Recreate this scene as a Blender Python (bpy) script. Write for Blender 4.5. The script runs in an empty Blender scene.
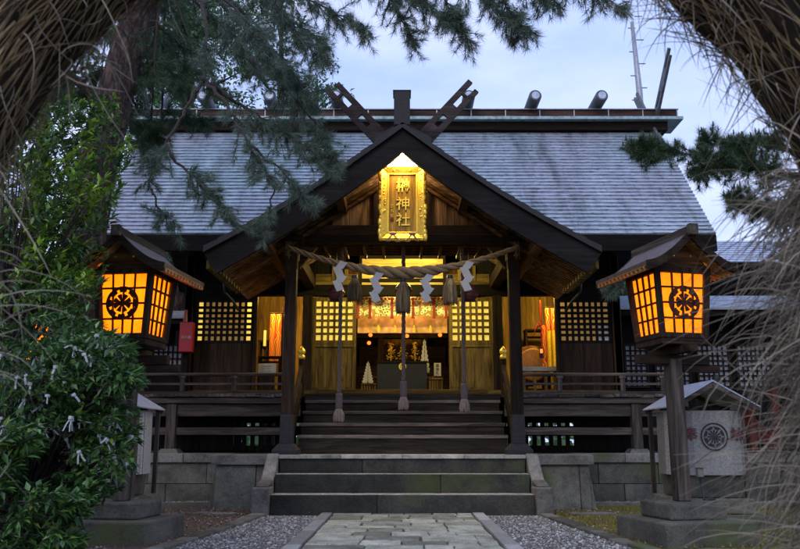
import bpy, bmesh, math, random
from mathutils import Vector, Matrix, noise
R = math.radians
rnd = random.Random(11)
scene = bpy.context.scene
COL = scene.collection

# ---------------------------------------------------------------- camera and measuring
F = 800.0; CXP = 402.5; CYP = 274.5; TH = math.atan((441 - 274.5) / 800.0)
SN, CS = math.sin(TH), math.cos(TH); HC = 1.0
def PT(px, py, Y):
    u = (px - CXP) / F; v = (CYP - py) / F
    t = Y / (CS - v * SN)
    return Vector((u * t, Y, HC + t * (SN + v * CS)))
def ZA(py, Y): return PT(0, py, Y).z
def XA(px, py, Y): return PT(px, py, Y).x

cam_d = bpy.data.cameras.new('camera'); cam = bpy.data.objects.new('camera', cam_d); COL.objects.link(cam)
cam.location = (0, 0, HC); cam.rotation_euler = (R(90) + TH, 0, 0)
cam_d.lens = 36; cam_d.sensor_width = 36; cam_d.sensor_fit = 'HORIZONTAL'
cam_d.shift_x = -(CXP - 400) / 800.0
cam_d.clip_start = 0.05; cam_d.clip_end = 600
cam_d.dof.use_dof = True; cam_d.dof.focus_distance = 11.5; cam_d.dof.aperture_fstop = 4.8
scene.camera = cam

# ---------------------------------------------------------------- mesh builder
class MB:
    def __init__(s): s.v = []; s.f = []
    def quad(s, a, b, c, d):
        n = len(s.v); s.v += [tuple(a), tuple(b), tuple(c), tuple(d)]; s.f.append((n, n+1, n+2, n+3))
    def tri(s, a, b, c):
        n = len(s.v); s.v += [tuple(a), tuple(b), tuple(c)]; s.f.append((n, n+1, n+2))
    def box(s, x0, x1, y0, y1, z0, z1):
        n = len(s.v)
        s.v += [(x0,y0,z0),(x1,y0,z0),(x1,y1,z0),(x0,y1,z0),(x0,y0,z1),(x1,y0,z1),(x1,y1,z1),(x0,y1,z1)]
        s.f += [(n,n+3,n+2,n+1),(n+4,n+5,n+6,n+7),(n,n+1,n+5,n+4),(n+1,n+2,n+6,n+5),(n+2,n+3,n+7,n+6),(n+3,n,n+4,n+7)]
        return s
    def hexa(s, lo, hi):          # two rings of four points
        n = len(s.v); s.v += [tuple(p) for p in lo] + [tuple(p) for p in hi]
        s.f += [(n,n+3,n+2,n+1),(n+4,n+5,n+6,n+7),(n,n+1,n+5,n+4),(n+1,n+2,n+6,n+5),(n+2,n+3,n+7,n+6),(n+3,n,n+4,n+7)]
        return s
    def pbox(s, px0, py0, px1, py1, Y, d):     # a box whose front face (at depth Y) covers these measured extents
        ym = (py0 + py1) / 2
        return s.box(XA(px0, ym, Y), XA(px1, ym, Y), Y, Y + d, ZA(py1, Y), ZA(py0, Y))
    def prism(s, pts, off):       # polygon extruded by a vector
        n = len(s.v); k = len(pts); off = Vector(off)
        s.v += [tuple(p) for p in pts] + [tuple(Vector(p) + off) for p in pts]
        s.f.append(tuple(range(n, n+k))[::-1]); s.f.append(tuple(range(n+k, n+2*k)))
        for i in range(k):
            j = (i+1) % k; s.f.append((n+i, n+j, n+k+j, n+k+i))
        return s
    def bar(s, a, b, w, h=None, up=(0,0,1)):
        a = Vector(a); b = Vector(b); h = w if h is None else h
        d = (b - a).normalized(); upv = Vector(up)
        sx = d.cross(upv)
        if sx.length < 1e-4: sx = d.cross(Vector((0,1,0)))
        sx.normalize(); sy = sx.cross(d).normalized()
        q = [(-1,-1),(1,-1),(1,1),(-1,1)]
        lo = [a + sx*w/2*i + sy*h/2*j for i, j in q]; hi = [b + sx*w/2*i + sy*h/2*j for i, j in q]
        return s.hexa(lo, hi)
    def tube(s, pts, rads, n=8, cap=True):
        pts = [Vector(p) for p in pts]
        if not hasattr(rads, '__len__'): rads = [rads]*len(pts)
        base = len(s.v); ref = Vector((0.31, 0.2, 0.93)).normalized()
        for i, p in enumerate(pts):
            d = (pts[min(i+1, len(pts)-1)] - pts[max(i-1, 0)])
            d = d.normalized() if d.length > 1e-6 else Vector((0,0,1))
            if abs(d.dot(ref)) > .97: ref = Vector((0.9, 0.3, 0.1)).normalized()
            x = d.cross(ref).normalized(); y = d.cross(x).normalized()
            ref = (y * -1 if y.dot(ref) < 0 else y) if False else ref
            for k in range(n):
                a = 2*math.pi*k/n
                s.v.append(tuple(p + x*math.cos(a)*rads[i] + y*math.sin(a)*rads[i]))
        for i in range(len(pts)-1):
            for k in range(n):
                k2 = (k+1) % n
                s.f.append((base+i*n+k, base+i*n+k2, base+(i+1)*n+k2, base+(i+1)*n+k))
        if cap:
            s.f.append(tuple(base+k for k in range(n))[::-1]); m = base+(len(pts)-1)*n
            s.f.append(tuple(m+k for k in range(n)))
        return s
    def lathe(s, c, prof, n=20, axis='z'):     # prof: (radius, height)
        c = Vector(c); base = len(s.v)
        for r, h in prof:
            for k in range(n):
                a = 2*math.pi*k/n
                if axis == 'z': s.v.append((c.x + r*math.cos(a), c.y + r*math.sin(a), c.z + h))
                else: s.v.append((c.x + r*math.cos(a), c.y + h, c.z + r*math.sin(a)))
        for i in range(len(prof)-1):
            for k in range(n):
                k2 = (k+1) % n; s.f.append((base+i*n+k, base+i*n+k2, base+(i+1)*n+k2, base+(i+1)*n+k))
        s.f.append(tuple(base+k for k in range(n))[::-1]); m = base+(len(prof)-1)*n
        s.f.append(tuple(m+k for k in range(n)))
        return s
    def sector(s, c, r0, r1, a0, a1, y, th, seg=6):   # ring sector in the XZ plane
        seg = max(1, seg)
        ps = [(c[0] + r1*math.cos(a0+(a1-a0)*i/seg), y, c[1] + r1*math.sin(a0+(a1-a0)*i/seg)) for i in range(seg+1)]
        qs = [(c[0] + r0*math.cos(a1-(a1-a0)*i/seg), y, c[1] + r0*math.sin(a1-(a1-a0)*i/seg)) for i in range(seg+1)]
        for i in range(seg):
            a, b = ps[i], ps[i+1]; d, e = qs[seg-i], qs[seg-i-1]
            s.prism([a, b, e, d], (0, th, 0))
        return s
    def shift(s, d, start=0):
        for i in range(start, len(s.v)):
            p = s.v[i]; s.v[i] = (p[0]+d[0], p[1]+d[1], p[2]+d[2])
        return s

ORG = {}
def build(name, mb, m, parent=None, bevel=0, smooth=False, base=None):
    me = bpy.data.meshes.new(name)
    if parent is not None: off = ORG[parent.name]
    else:
        if base is None:
            xs = [p[0] for p in mb.v]; ys = [p[1] for p in mb.v]; zs = [p[2] for p in mb.v]
            base = ((min(xs)+max(xs))/2, (min(ys)+max(ys))/2, min(zs))
        off = Vector(base)
    me.from_pydata([(p[0]-off[0], p[1]-off[1], p[2]-off[2]) for p in mb.v], [], mb.f)
    bm = bmesh.new(); bm.from_mesh(me); bmesh.ops.recalc_face_normals(bm, faces=bm.faces); bm.to_mesh(me); bm.free()
    if smooth:
        for p in me.polygons: p.use_smooth = True
    me.materials.append(m)
    o = bpy.data.objects.new(name, me); COL.objects.link(o)
    if parent is not None:
        o.parent = parent; ORG[o.name] = off
    else:
        o.location = off; ORG[o.name] = Vector(off)
    if bevel:
        b = o.modifiers.new('bevel', 'BEVEL'); b.width = bevel; b.segments = 2; b.limit_method = 'ANGLE'; b.angle_limit = R(40)
    return o
def build_split(name, mb, m, parent, key=None, **k):
    """one object per separate piece: faces are grouped by where they stand"""
    key = key or (lambda c: c[0] > 0); groups = {}
    for f in mb.f:
        c = [sum(mb.v[i][a] for i in f)/len(f) for a in range(3)]
        groups.setdefault(None, []).append((f, c))
    comp = list(range(len(mb.v)))
    def find(i):
        while comp[i] != i: comp[i] = comp[comp[i]]; i = comp[i]
        return i
    for f in mb.f:
        for i in f[1:]: comp[find(i)] = find(f[0])
    sums = {}
    for i, p in enumerate(mb.v):
        r = find(i); s = sums.setdefault(r, [0, 0, 0, 0]); s[0] += p[0]; s[1] += p[1]; s[2] += p[2]; s[3] += 1
    parts_ = {}
    for f in mb.f:
        r = find(f[0]); s = sums[r]; parts_.setdefault(key((s[0]/s[3], s[1]/s[3], s[2]/s[3])), []).append(f)
    out = []
    for kk, fs in parts_.items():
        n = MB(); mp = {}
        for f in fs:
            g = []
            for i in f:
                if i not in mp: mp[i] = len(n.v); n.v.append(mb.v[i])
                g.append(mp[i])
            n.f.append(tuple(g))
        out.append(build(name, n, m, parent, **k))
    return out
def tag(o, label=None, cat=None, group=None, kind=None):
    if label: o['label'] = label
    if cat: o['category'] = cat
    if group: o['group'] = group
    if kind: o['kind'] = kind
    return o
def thing(name, base, label, cat, group=None):
    o = bpy.data.objects.new(name, None); COL.objects.link(o); o.location = base; o.empty_display_size = .2
    ORG[o.name] = Vector(base); return tag(o, label, cat, group)
def copy_tree(o, parent=None):
    c = o.copy(); COL.objects.link(c)
    if parent: c.parent = parent
    ORG[c.name] = ORG.get(o.name, Vector())
    for ch in [x for x in COL.objects if x.parent == o]: copy_tree(ch, c)
    return c
def smoothstep(a, b, x):
    t = max(0, min(1, (x-a)/(b-a))); return t*t*(3-2*t)

# ---------------------------------------------------------------- materials
def nmat(name):
    m = bpy.data.materials.new(name); m.use_nodes = True; nt = m.node_tree
    return m, nt, nt.nodes['Principled BSDF']
def N(nt, t, **k):
    n = nt.nodes.new(t)
    for a, b in k.items():
        if a.startswith('i_'): n.inputs[a[2:]].default_value = b
        else: setattr(n, a, b)
    return n
def L(nt, a, b): nt.links.new(a, b)
def ramp(nt, fac, stops):
    r = N(nt, 'ShaderNodeValToRGB'); L(nt, fac, r.inputs[0]); e = r.color_ramp.elements
    while len(e) < len(stops): e.new(.5)
    for i, (p, c) in enumerate(stops):
        e[i].position = p; e[i].color = (c[0], c[1], c[2], 1) if hasattr(c, '__len__') else (c, c, c, 1)
    return r
def mul(nt, a, b, fac=1.0, blend='MULTIPLY'):
    x = N(nt, 'ShaderNodeMix', data_type='RGBA', blend_type=blend); x.inputs[0].default_value = fac
    L(nt, a, x.inputs[6])
    if hasattr(b, 'links') or hasattr(b, 'is_linked'): L(nt, b, x.inputs[7])
    else: x.inputs[7].default_value = (*b, 1)
    return x.outputs[2]
def coords(nt, scale):
    tc = N(nt, 'ShaderNodeTexCoord'); mp = N(nt, 'ShaderNodeMapping'); mp.inputs['Scale'].default_value = scale
    L(nt, tc.outputs['Object'], mp.inputs[0]); return mp.outputs[0]

def wood(name, c, axis='z', rough=.7, vary=.5, grain=1.0, spec=.1, grey=0.0):
    m, nt, b = nmat(name)
    s = {'x': (1.2, 16, 16), 'y': (16, 1.2, 16), 'z': (16, 16, 1.2)}[axis]
    co = coords(nt, tuple(v*grain for v in s))
    n1 = N(nt, 'ShaderNodeTexNoise', i_Scale=1.0, i_Detail=7.0, i_Roughness=.65, i_Distortion=.9); L(nt, co, n1.inputs['Vector'])
    n2 = N(nt, 'ShaderNodeTexNoise', i_Scale=.35, i_Detail=4.0); L(nt, coords(nt, tuple(v*.35 for v in s)), n2.inputs['Vector'])
    dk = tuple(v*(1-vary) for v in c); lt = tuple(min(1, v*(1+vary)) for v in c)
    r = ramp(nt, n1.outputs[0], [(.33, tuple(v*.6 for v in dk)), (.5, c), (.68, tuple(v*1.3 for v in lt))])
    r2 = ramp(nt, n2.outputs[0], [(.35, .5), (.7, 1.35)])
    col = mul(nt, r.outputs[0], r2.outputs[0])
    g = N(nt, 'ShaderNodeNewGeometry'); rr = ramp(nt, g.outputs['Random Per Island'], [(0, .7), (1, 1.25)])
    col = mul(nt, col, rr.outputs[0])
    L(nt, col, b.inputs['Base Color'])
    rg = ramp(nt, n1.outputs[0], [(.3, rough-.12), (.7, min(1, rough+.15))]); L(nt, rg.outputs[0], b.inputs['Roughness'])
    b.inputs['Specular IOR Level'].default_value = spec
    bp = N(nt, 'ShaderNodeBump', i_Strength=.5, i_Distance=.01); L(nt, n1.outputs[0], bp.inputs['Height']); L(nt, bp.outputs[0], b.inputs['Normal'])
    return m
def stone(name, c, scale=6, moss=0.0, rough=.85, vary=.6, mossc=(.07,.09,.02), bump=.6):
    m, nt, b = nmat(name); co = coords(nt, (1, 1, 1))
    n1 = N(nt, 'ShaderNodeTexNoise', i_Scale=scale, i_Detail=9.0, i_Roughness=.7); L(nt, co, n1.inputs['Vector'])
    n2 = N(nt, 'ShaderNodeTexNoise', i_Scale=scale*14, i_Detail=4.0, i_Roughness=.7); L(nt, co, n2.inputs['Vector'])
    n3 = N(nt, 'ShaderNodeTexNoise', i_Scale=scale*.25, i_Detail=5.0); L(nt, co, n3.inputs['Vector'])
    r = ramp(nt, n1.outputs[0], [(.3, tuple(v*(1-vary) for v in c)), (.5, c), (.72, tuple(v*(1+vary) for v in c))])
    r2 = ramp(nt, n2.outputs[0], [(.35, .6), (.65, 1.3)])
    col = mul(nt, r.outputs[0], r2.outputs[0], .7)
    g = N(nt, 'ShaderNodeNewGeometry'); rr = ramp(nt, g.outputs['Random Per Island'], [(0, .55), (1, 1.55)])
    col = mul(nt, col, rr.outputs[0])
    if moss > 0:
        x = N(nt, 'ShaderNodeMix', data_type='RGBA'); mk = ramp(nt, n3.outputs[0], [(.62-moss*.25, 0), (.72-moss*.2, .8)])
        L(nt, mk.outputs[0], x.inputs[0]); L(nt, col, x.inputs[6]); x.inputs[7].default_value = (*mossc, 1); col = x.outputs[2]
    L(nt, col, b.inputs['Base Color']); b.inputs['Roughness'].default_value = rough; b.inputs['Specular IOR Level'].default_value = .3
    h = N(nt, 'ShaderNodeMath', operation='ADD'); L(nt, n1.outputs[0], h.inputs[0]); L(nt, n2.outputs[0], h.inputs[1])
    bp = N(nt, 'ShaderNodeBump', i_Strength=bump, i_Distance=.015); L(nt, h.outputs[0], bp.inputs['Height']); L(nt, bp.outputs[0], b.inputs['Normal'])
    return m
def plain(name, c, rough=.6, metal=0.0, vary=.2, scale=20, spec=.4, sheen=0):
    m, nt, b = nmat(name); co = coords(nt, (1, 1, 1))
    n1 = N(nt, 'ShaderNodeTexNoise', i_Scale=scale, i_Detail=5.0); L(nt, co, n1.inputs['Vector'])
    r = ramp(nt, n1.outputs[0], [(.3, tuple(v*(1-vary) for v in c)), (.7, tuple(min(1, v*(1+vary)) for v in c))])
    L(nt, r.outputs[0], b.inputs['Base Color']); b.inputs['Roughness'].default_value = rough; b.inputs['Metallic'].default_value = metal
    b.inputs['Specular IOR Level'].default_value = spec
    bp = N(nt, 'ShaderNodeBump', i_Strength=.2, i_Distance=.01); L(nt, n1.outputs[0], bp.inputs['Height']); L(nt, bp.outputs[0], b.inputs['Normal'])
    return m
def leafm(name, c, c2, rough=.45, trans=.25, spec=.5):
    m, nt, b = nmat(name)
    g = N(nt, 'ShaderNodeNewGeometry'); r = ramp(nt, g.outputs['Random Per Island'], [(0, c), (.7, c2), (.93, tuple(min(1, v*1.7) for v in c2)), (1, (c2[0]*3.2, c2[1]*1.7, c2[2]) if c2[1] > c2[0]*1.7 and spec > .55 else tuple(min(1, v*1.7) for v in c2))])
    L(nt, r.outputs[0], b.inputs['Base Color']); b.inputs['Roughness'].default_value = rough; b.inputs['Specular IOR Level'].default_value = spec
    t = N(nt, 'ShaderNodeBsdfTranslucent'); L(nt, r.outputs[0], t.inputs[0])
    mx = N(nt, 'ShaderNodeMixShader'); mx.inputs[0].default_value = trans
    out = nt.nodes['Material Output']; L(nt, b.outputs[0], mx.inputs[1]); L(nt, t.outputs[0], mx.inputs[2]); L(nt, mx.outputs[0], out.inputs[0])
    return m
def paper(name, c, emit=None, es=0.0, trans=.8):
    m, nt, b = nmat(name); out = nt.nodes['Material Output']
    co = coords(nt, (1, 1, 1)); n1 = N(nt, 'ShaderNodeTexNoise', i_Scale=9.0, i_Detail=6.0); L(nt, co, n1.inputs['Vector'])
    r = ramp(nt, n1.outputs[0], [(.3, tuple(v*.82 for v in c)), (.7, c)])
    L(nt, r.outputs[0], b.inputs['Base Color']); b.inputs['Roughness'].default_value = .8
    if emit:
        e = mul(nt, r.outputs[0], emit); L(nt, e, b.inputs['Emission Color']); b.inputs['Emission Strength'].default_value = es
    t = N(nt, 'ShaderNodeBsdfTranslucent'); L(nt, r.outputs[0], t.inputs[0])
    mx = N(nt, 'ShaderNodeMixShader'); mx.inputs[0].default_value = trans
    if emit:
        mx.inputs[0].default_value = trans
        e2 = N(nt, 'ShaderNodeAddShader'); em = N(nt, 'ShaderNodeEmission'); L(nt, e, em.inputs[0]); em.inputs[1].default_value = es
        b.inputs['Emission Strength'].default_value = 0
        L(nt, b.outputs[0], mx.inputs[1]); L(nt, t.outputs[0], mx.inputs[2]); L(nt, mx.outputs[0], e2.inputs[0]); L(nt, em.outputs[0], e2.inputs[1]); L(nt, e2.outputs[0], out.inputs[0])
    else:
        L(nt, b.outputs[0], mx.inputs[1]); L(nt, t.outputs[0], mx.inputs[2]); L(nt, mx.outputs[0], out.inputs[0])
    return m
def emis(name, c, s):
    m, nt, b = nmat(name); b.inputs['Base Color'].default_value = (*c, 1); b.inputs['Emission Color'].default_value = (*c, 1); b.inputs['Emission Strength'].default_value = s
    return m
def roofm(name, c):
    m, nt, b = nmat(name)
    n1 = N(nt, 'ShaderNodeTexNoise', i_Scale=1.0, i_Detail=7.0, i_Roughness=.7); L(nt, coords(nt, (2.2, .35, .35)), n1.inputs['Vector'])
    n2 = N(nt, 'ShaderNodeTexNoise', i_Scale=1.0, i_Detail=6.0, i_Roughness=.75); L(nt, coords(nt, (7, 30, 30)), n2.inputs['Vector'])
    n3 = N(nt, 'ShaderNodeTexNoise', i_Scale=.5, i_Detail=4.0); L(nt, coords(nt, (1, 1, 1)), n3.inputs['Vector'])
    r = ramp(nt, n1.outputs[0], [(.34, tuple(v*.62 for v in c)), (.46, tuple(v*1.0 for v in c)), (.7, tuple(v*1.3 for v in c))])
    r2 = ramp(nt, n2.outputs[0], [(.36, .4), (.5, 1.0), (.66, 1.3)])
    r3 = ramp(nt, n3.outputs[0], [(.4, (1, 1, 1)), (.65, (.85, 1.02, .98))])
    col = mul(nt, mul(nt, r.outputs[0], r2.outputs[0]), r3.outputs[0]); L(nt, col, b.inputs['Base Color'])
    b.inputs['Metallic'].default_value = .25
    rg = ramp(nt, n2.outputs[0], [(.3, .35), (.7, .6)]); L(nt, rg.outputs[0], b.inputs['Roughness'])
    bp = N(nt, 'ShaderNodeBump', i_Strength=.5, i_Distance=.01); L(nt, n2.outputs[0], bp.inputs['Height']); L(nt, bp.outputs[0], b.inputs['Normal'])
    return m

W = {}
for ax in 'xyz':
    W['dark'+ax] = wood('weathered_dark_timber_'+ax, (.026, .0165, .011), ax)
    W['grey'+ax] = wood('silvered_timber_'+ax, (.085, .07, .058), ax, vary=.45)
    W['warm'+ax] = wood('brown_cedar_'+ax, (.10, .052, .022), ax, vary=.7, grain=.6)
    W['black'+ax] = wood('blackened_timber_'+ax, (.009, .007, .006), ax)
    W['gold'+ax] = wood('honey_timber_'+ax, (.13, .088, .028), ax, vary=.5)
M = {
 'roof': roofm('oxidised_roof_metal', (.38, .41, .47)),
 'copper': plain('verdigris_sheet', (.27, .37, .37), .45, .3, .4, 9),
 'barge': wood('black_painted_bargeboard', (.013, .011, .010), 'x', .55, .35),
 'bronze': plain('dark_bronze', (.02, .018, .019), .6, .2, .35, 30),
 'billet': plain('grey_clad_billet', (.10, .105, .115), .6, .1, .35, 8),
 'stone': stone('weathered_tuff_blocks', (.10, .098, .08), 3, .25),
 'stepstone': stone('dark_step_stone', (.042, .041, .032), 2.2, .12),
 'cap': stone('pale_cap_stone', (.18, .172, .148), 4, .15),
 'base': stone('grey_green_base_stone', (.11, .108, .085), 3, .2),
 'flag': stone('worn_flagstone', (.27, .28, .22), 3, .12),
 'edge': stone('pale_concrete_edging', (.30, .30, .28), 5, 0, vary=.2),
 'gold': plain('gilded_carving', (.95, .60, .08), .38, .75, .15, 40),
 'goldp': wood('gold_brown_plaque_board', (.42, .24, .035), 'z', .45, .35),
 'straw': wood('rice_straw', (.15, .11, .06), 'z', .85, .45),
 'rope': plain('twisted_straw_rope', (.20, .14, .075), .85, 0, .35, 60),
 'greyrope': plain('weathered_bell_cord', (.10, .075, .058), .85, 0, .3, 60),
 'white': paper('white_folded_paper', (.55, .56, .57), trans=.3),
 'omikuji': paper('tied_white_paper', (.62, .64, .66), trans=.3),
 'shoji': paper('aged_shoji_paper', (.5, .42, .27), (1, .72, .28), .15, trans=.45),
 'shojib': paper('bright_shoji_paper', (.8, .74, .42), (1, .78, .22), .40, trans=.6),
 'lantern': paper('lit_lantern_paper', (.95, .60, .12), (1, .44, .025), .34),
 'fret': wood('lacquered_lattice', (.05, .015, .008), 'z', .5, .3),
 'lamp': emis('lit_lamp_glass', (1, .9, .72), 14),
 'tube': emis('lit_yellow_diffuser', (1, .7, .15), 3.5),
 'bulb': emis('lit_round_bulb', (1, .16, .02), 1.6),
 'red': plain('red_enamel', (.30, .008, .015), .5, 0, .15),
 'vermilion': wood('faded_vermilion_timber', (.10, .022, .017), 'z', .6, .35),
 'bell': plain('maroon_bell_metal', (.13, .04, .035), .45, .3, .3, 20),
 'black': plain('black_iron', (.02, .02, .022), .5, .3, .3),
 'navy': plain('dark_blue_cloth', (.012, .016, .028), .8, 0, .4, 30),
 'metal': plain('pale_sheet_metal', (.42, .48, .58), .45, .4, .2, 12),
 'cloth': stone('grey_canvas_panel', (.27, .27, .25), 3, 0, .8, .15, bump=.2),
 'ink': plain('black_ink', (.02, .02, .025), .7),
 'redink': plain('maroon_ink', (.13, .03, .035), .7),
 'pale': plain('galvanised_steel', (.35, .37, .40), .45, .5, .2, 15),
}
# ================================================================ shrine hall
hall = thing('shrine_hall', (0, 16.5, .79), 'dark timber shrine hall with grey blue metal roof, front gable porch and raised veranda', 'shrine')
def part(name, mb, m, parent=None, **k): return build(name, mb, m, parent or hall, **k)

EY, EZ, RY, RZ, RX = 13.6, 4.55, 16.6, 7.72, 5.62
def stepped(mb, y0, z0, y1, z1, x0, x1, n, h, xt0=None, xt1=None):
    xt0 = x0 if xt0 is None else xt0; xt1 = x1 if xt1 is None else xt1
    d = Vector((0, y1-y0, z1-z0)); nn = Vector((0, -d.z, d.y)).normalized()
    if nn.z < 0: nn = -nn
    for i in range(n):
        a, b = i/n, (i+1)/n
        pa = Vector((0, y0, z0)) + d*a; pb = Vector((0, y0, z0)) + d*b
        xa0 = x0+(xt0-x0)*a; xa1 = x1+(xt1-x1)*a; xb0 = x0+(xt0-x0)*b; xb1 = x1+(xt1-x1)*b
        seams = [xa0] + sorted(xa0 + (xa1-xa0)*((k + .5*(i % 2) + .2*rnd.random())/9) for k in range(1, 9)) + [xa1]
        for k in range(len(seams)-1):
            u0 = (seams[k]-xa0)/(xa1-xa0); u1 = (seams[k+1]-xa0)/(xa1-xa0)
            hh = h*(1 + .15*rnd.uniform(-1, 1))
            A = pa + nn*hh + Vector((seams[k]+.003, 0, 0)); B = pa + nn*hh + Vector((seams[k+1]-.003, 0, 0))
            C = pb + nn*.004 + Vector((xb0+(xb1-xb0)*u1-.003, 0, 0)); D = pb + nn*.004 + Vector((xb0+(xb1-xb0)*u0+.003, 0, 0))
            A2 = A - nn*(hh+.01); B2 = B - nn*(hh+.01); C2 = C - nn*.014; D2 = D - nn*.014
            mb.hexa([A2, B2, C2, D2], [A, B, C, D])
m = MB(); stepped(m, EY, EZ, RY, RZ, -5.5, 5.5, 32, .034, -RX, RX)
stepped(m, 2*RY-EY, EZ, RY, RZ, -5.5, 5.5, 16, .05, -RX, RX)
roof = part('roof', m, M['roof'])
m = MB()
for sgn in (1, -1):
    y0 = RY - sgn*(RY-EY)
    m.hexa([(-5.5, y0, EZ-.16), (5.5, y0, EZ-.16), (RX, RY, RZ-.16), (-RX, RY, RZ-.16)], [(-5.5, y0, EZ-.004), (5.5, y0, EZ-.004), (RX, RY, RZ-.004), (-RX, RY, RZ-.004)])
build_split('soffit', m, W['blackx'], roof, key=lambda c: c[1] > RY)
m = MB(); k = -5.3
while k < 5.35:
    if abs(k) > 2.2: m.bar((k, EY+.08, EZ-.19), (k, 15.7, EZ-.19+(15.7-EY-.08)*1.057), .06, .08)
    k += .3
build('rafters', m, W['darky'], roof)
m = MB(); m.box(-5.5, 5.5, EY-.02, EY+.06, EZ-.30, EZ-.02); build('fascia', m, W['blackx'], roof, bevel=.006)
# ridge
m = MB(); m.box(-5.75, 5.75, RY-.28, RY+.28, RZ-.12, RZ+.12); ridge = part('ridge', m, W['darkx'])
m = MB()
m.prism([(-6.05, RY-.42, RZ+.07), (-6.05, RY-.42, RZ+.135), (-6.05, RY-.2, RZ+.168), (-6.05, RY+.2, RZ+.168), (-6.05, RY+.42, RZ+.135), (-6.05, RY+.42, RZ+.07)], (12.1, 0, 0))
build('flashing', m, M['copper'], ridge)
m = MB()
xs = -6.0
while xs < 5.95:
    m.box(xs+.004, min(6.0, xs+.75)-.004, RY-.2, RY+.2, RZ+.17, RZ+.36); xs += .75
build('ridge_board', m, wood('reddish_ridge_timber', (.10, .055, .045), 'x', .6), ridge)
m = MB()
for q in range(17): xs = -6 + q*.75; m.box(xs-.012, xs+.012, RY-.213, RY+.213, RZ+.16, RZ+.375)
m.box(-6.03, 6.03, RY-.23, RY+.23, RZ+.375, RZ+.395)
build('ridge_strap', m, M['pale'], ridge)
for i in range(7):
    x = (i-3)*1.425
    b = MB(); b.tube([(x, RY-.62, RZ+.53), (x, RY-.58, RZ+.53), (x, RY+.58, RZ+.53), (x, RY+.62, RZ+.53)], [.115, .135, .135, .115], 18)
    o = part('ridge_billet', b, M['billet'], smooth=False)
    c = MB(); c.tube([(x, RY-.625, RZ+.53), (x, RY-.60, RZ+.53)], [.085, .085], 16)
    build('billet_end_cap', c, M['metal'], o)
def slot_board(mb, a, b, w, th, nrm, slots=((.3, .42), (.6, .74)), fork=.12):
    """a tapering board with two cut slots and a forked tip"""
    a = Vector(a); b = Vector(b); d = b-a; Ln = d.length; d.normalize(); nrm = Vector(nrm).normalized(); s = d.cross(nrm).normalized()
    def pl(t0, t1, u0, u1):
        P = [a+d*Ln*t0+s*w*u0, a+d*Ln*t1+s*w*u0, a+d*Ln*t1+s*w*u1, a+d*Ln*t0+s*w*u1]
        mb.prism([p - nrm*th/2 for p in P], nrm*th)
    pl(0, 1-fork, -.5, -.17); pl(0, 1, .17, .5)
    last = 0
    for s0, s1 in slots: pl(last, s0, -.17, .17); last = s1
    pl(last, 1-fork*1.2, -.17, .17); pl(1-fork, 1-fork*.3, -.5, -.2)
for sx in (-1, 1):
    for sy in (-1, 1):
        m = MB(); x = sx*(5.42 + (.07 if sy > 0 else 0))
        slot_board(m, (x, RY - sy*(-.75), RZ-.75), (x+sx*.12, RY - sy*1.15, RZ+1.32), .24, .055, (1, 0, 0), ((.12, .3), (.55, .68)))
        part('roof_finial', m, M['billet'])
# gable end walls
m = MB()
for sx in (-1, 1):
    m.prism([(sx*4.2, 15.35, 1.0), (sx*4.2, 17.85, 1.0), (sx*4.2, 17.85, 6.05), (sx*4.2, 16.6, 7.3), (sx*4.2, 15.35, 6.05)], (-.08*sx, 0, 0))
build_split('side_wall', m, W['blackz'], hall)
m = MB(); m.box(-4.2, 4.2, 19.4, 19.46, 1.55, 6); part('rear_wall', m, W['blackz'])
m = MB(); m.box(-4.2, -4.12, 17.8, 19.4, 1.5, 5); m.box(4.12, 4.2, 17.8, 19.4, 1.5, 5)
build_split('side_wall', m, W['blackz'], hall)

# ---- porch roof
PY0, PY1 = 11.55, 14.9
AZ, GZ, GX = ZA(124, 11.55), ZA(248, 11.55), -XA(204, 248, 11.55)
proof = None
m = MB()
def verge(u, off=0):   # u: 0 apex .. 1 eave; slightly hollow curve
    z = AZ + (GZ-AZ)*(u + .05*math.sin(math.pi*u)); return (GX*u, z + off)
K = 14
for sx in (-1, 1):
    for i in range(K):
        x0, z0 = verge(i/K); x1, z1 = verge((i+1)/K)
        m.hexa([(sx*x0, PY0, z0-.05), (sx*x1, PY0, z1-.05), (sx*x1, PY1, z1-.05), (sx*x0, PY1, z0-.05)],
               [(sx*x0, PY0-.03, z0+.0), (sx*x1, PY0-.03, z1+.02), (sx*x1, PY1, z1+.02), (sx*x0, PY1, z0+.0)])
proof = part('porch_roof', m, M['roof'])
m = MB()
for sx in (-1, 1):      # verge tiles edge
    for i in range(K):
        x0, z0 = verge(i/K); x1, z1 = verge((i+1)/K)
        m.hexa([(sx*x0, PY0-.06, z0-.075), (sx*x1, PY0-.06, z1-.075), (sx*x1, PY0+.05, z1-.075), (sx*x0, PY0+.05, z0-.075)],
               [(sx*x0, PY0-.06, z0-.052), (sx*x1, PY0-.06, z1-.052), (sx*x1, PY0+.05, z1-.052), (sx*x0, PY0+.05, z0-.052)])
        m.hexa([(sx*x0, PY0-.05, z0-.049), (sx*x1, PY0-.05, z1-.049), (sx*x1, PY0-.032, z1-.049), (sx*x0, PY0-.032, z0-.049)],
               [(sx*x0, PY0-.05, z0+.012), (sx*x1, PY0-.05, z1+.03), (sx*x1, PY0-.032, z1+.03), (sx*x0, PY0-.032, z0+.012)])
build('verge_trim', m, M['bronze'], proof)
BW = .335
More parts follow.
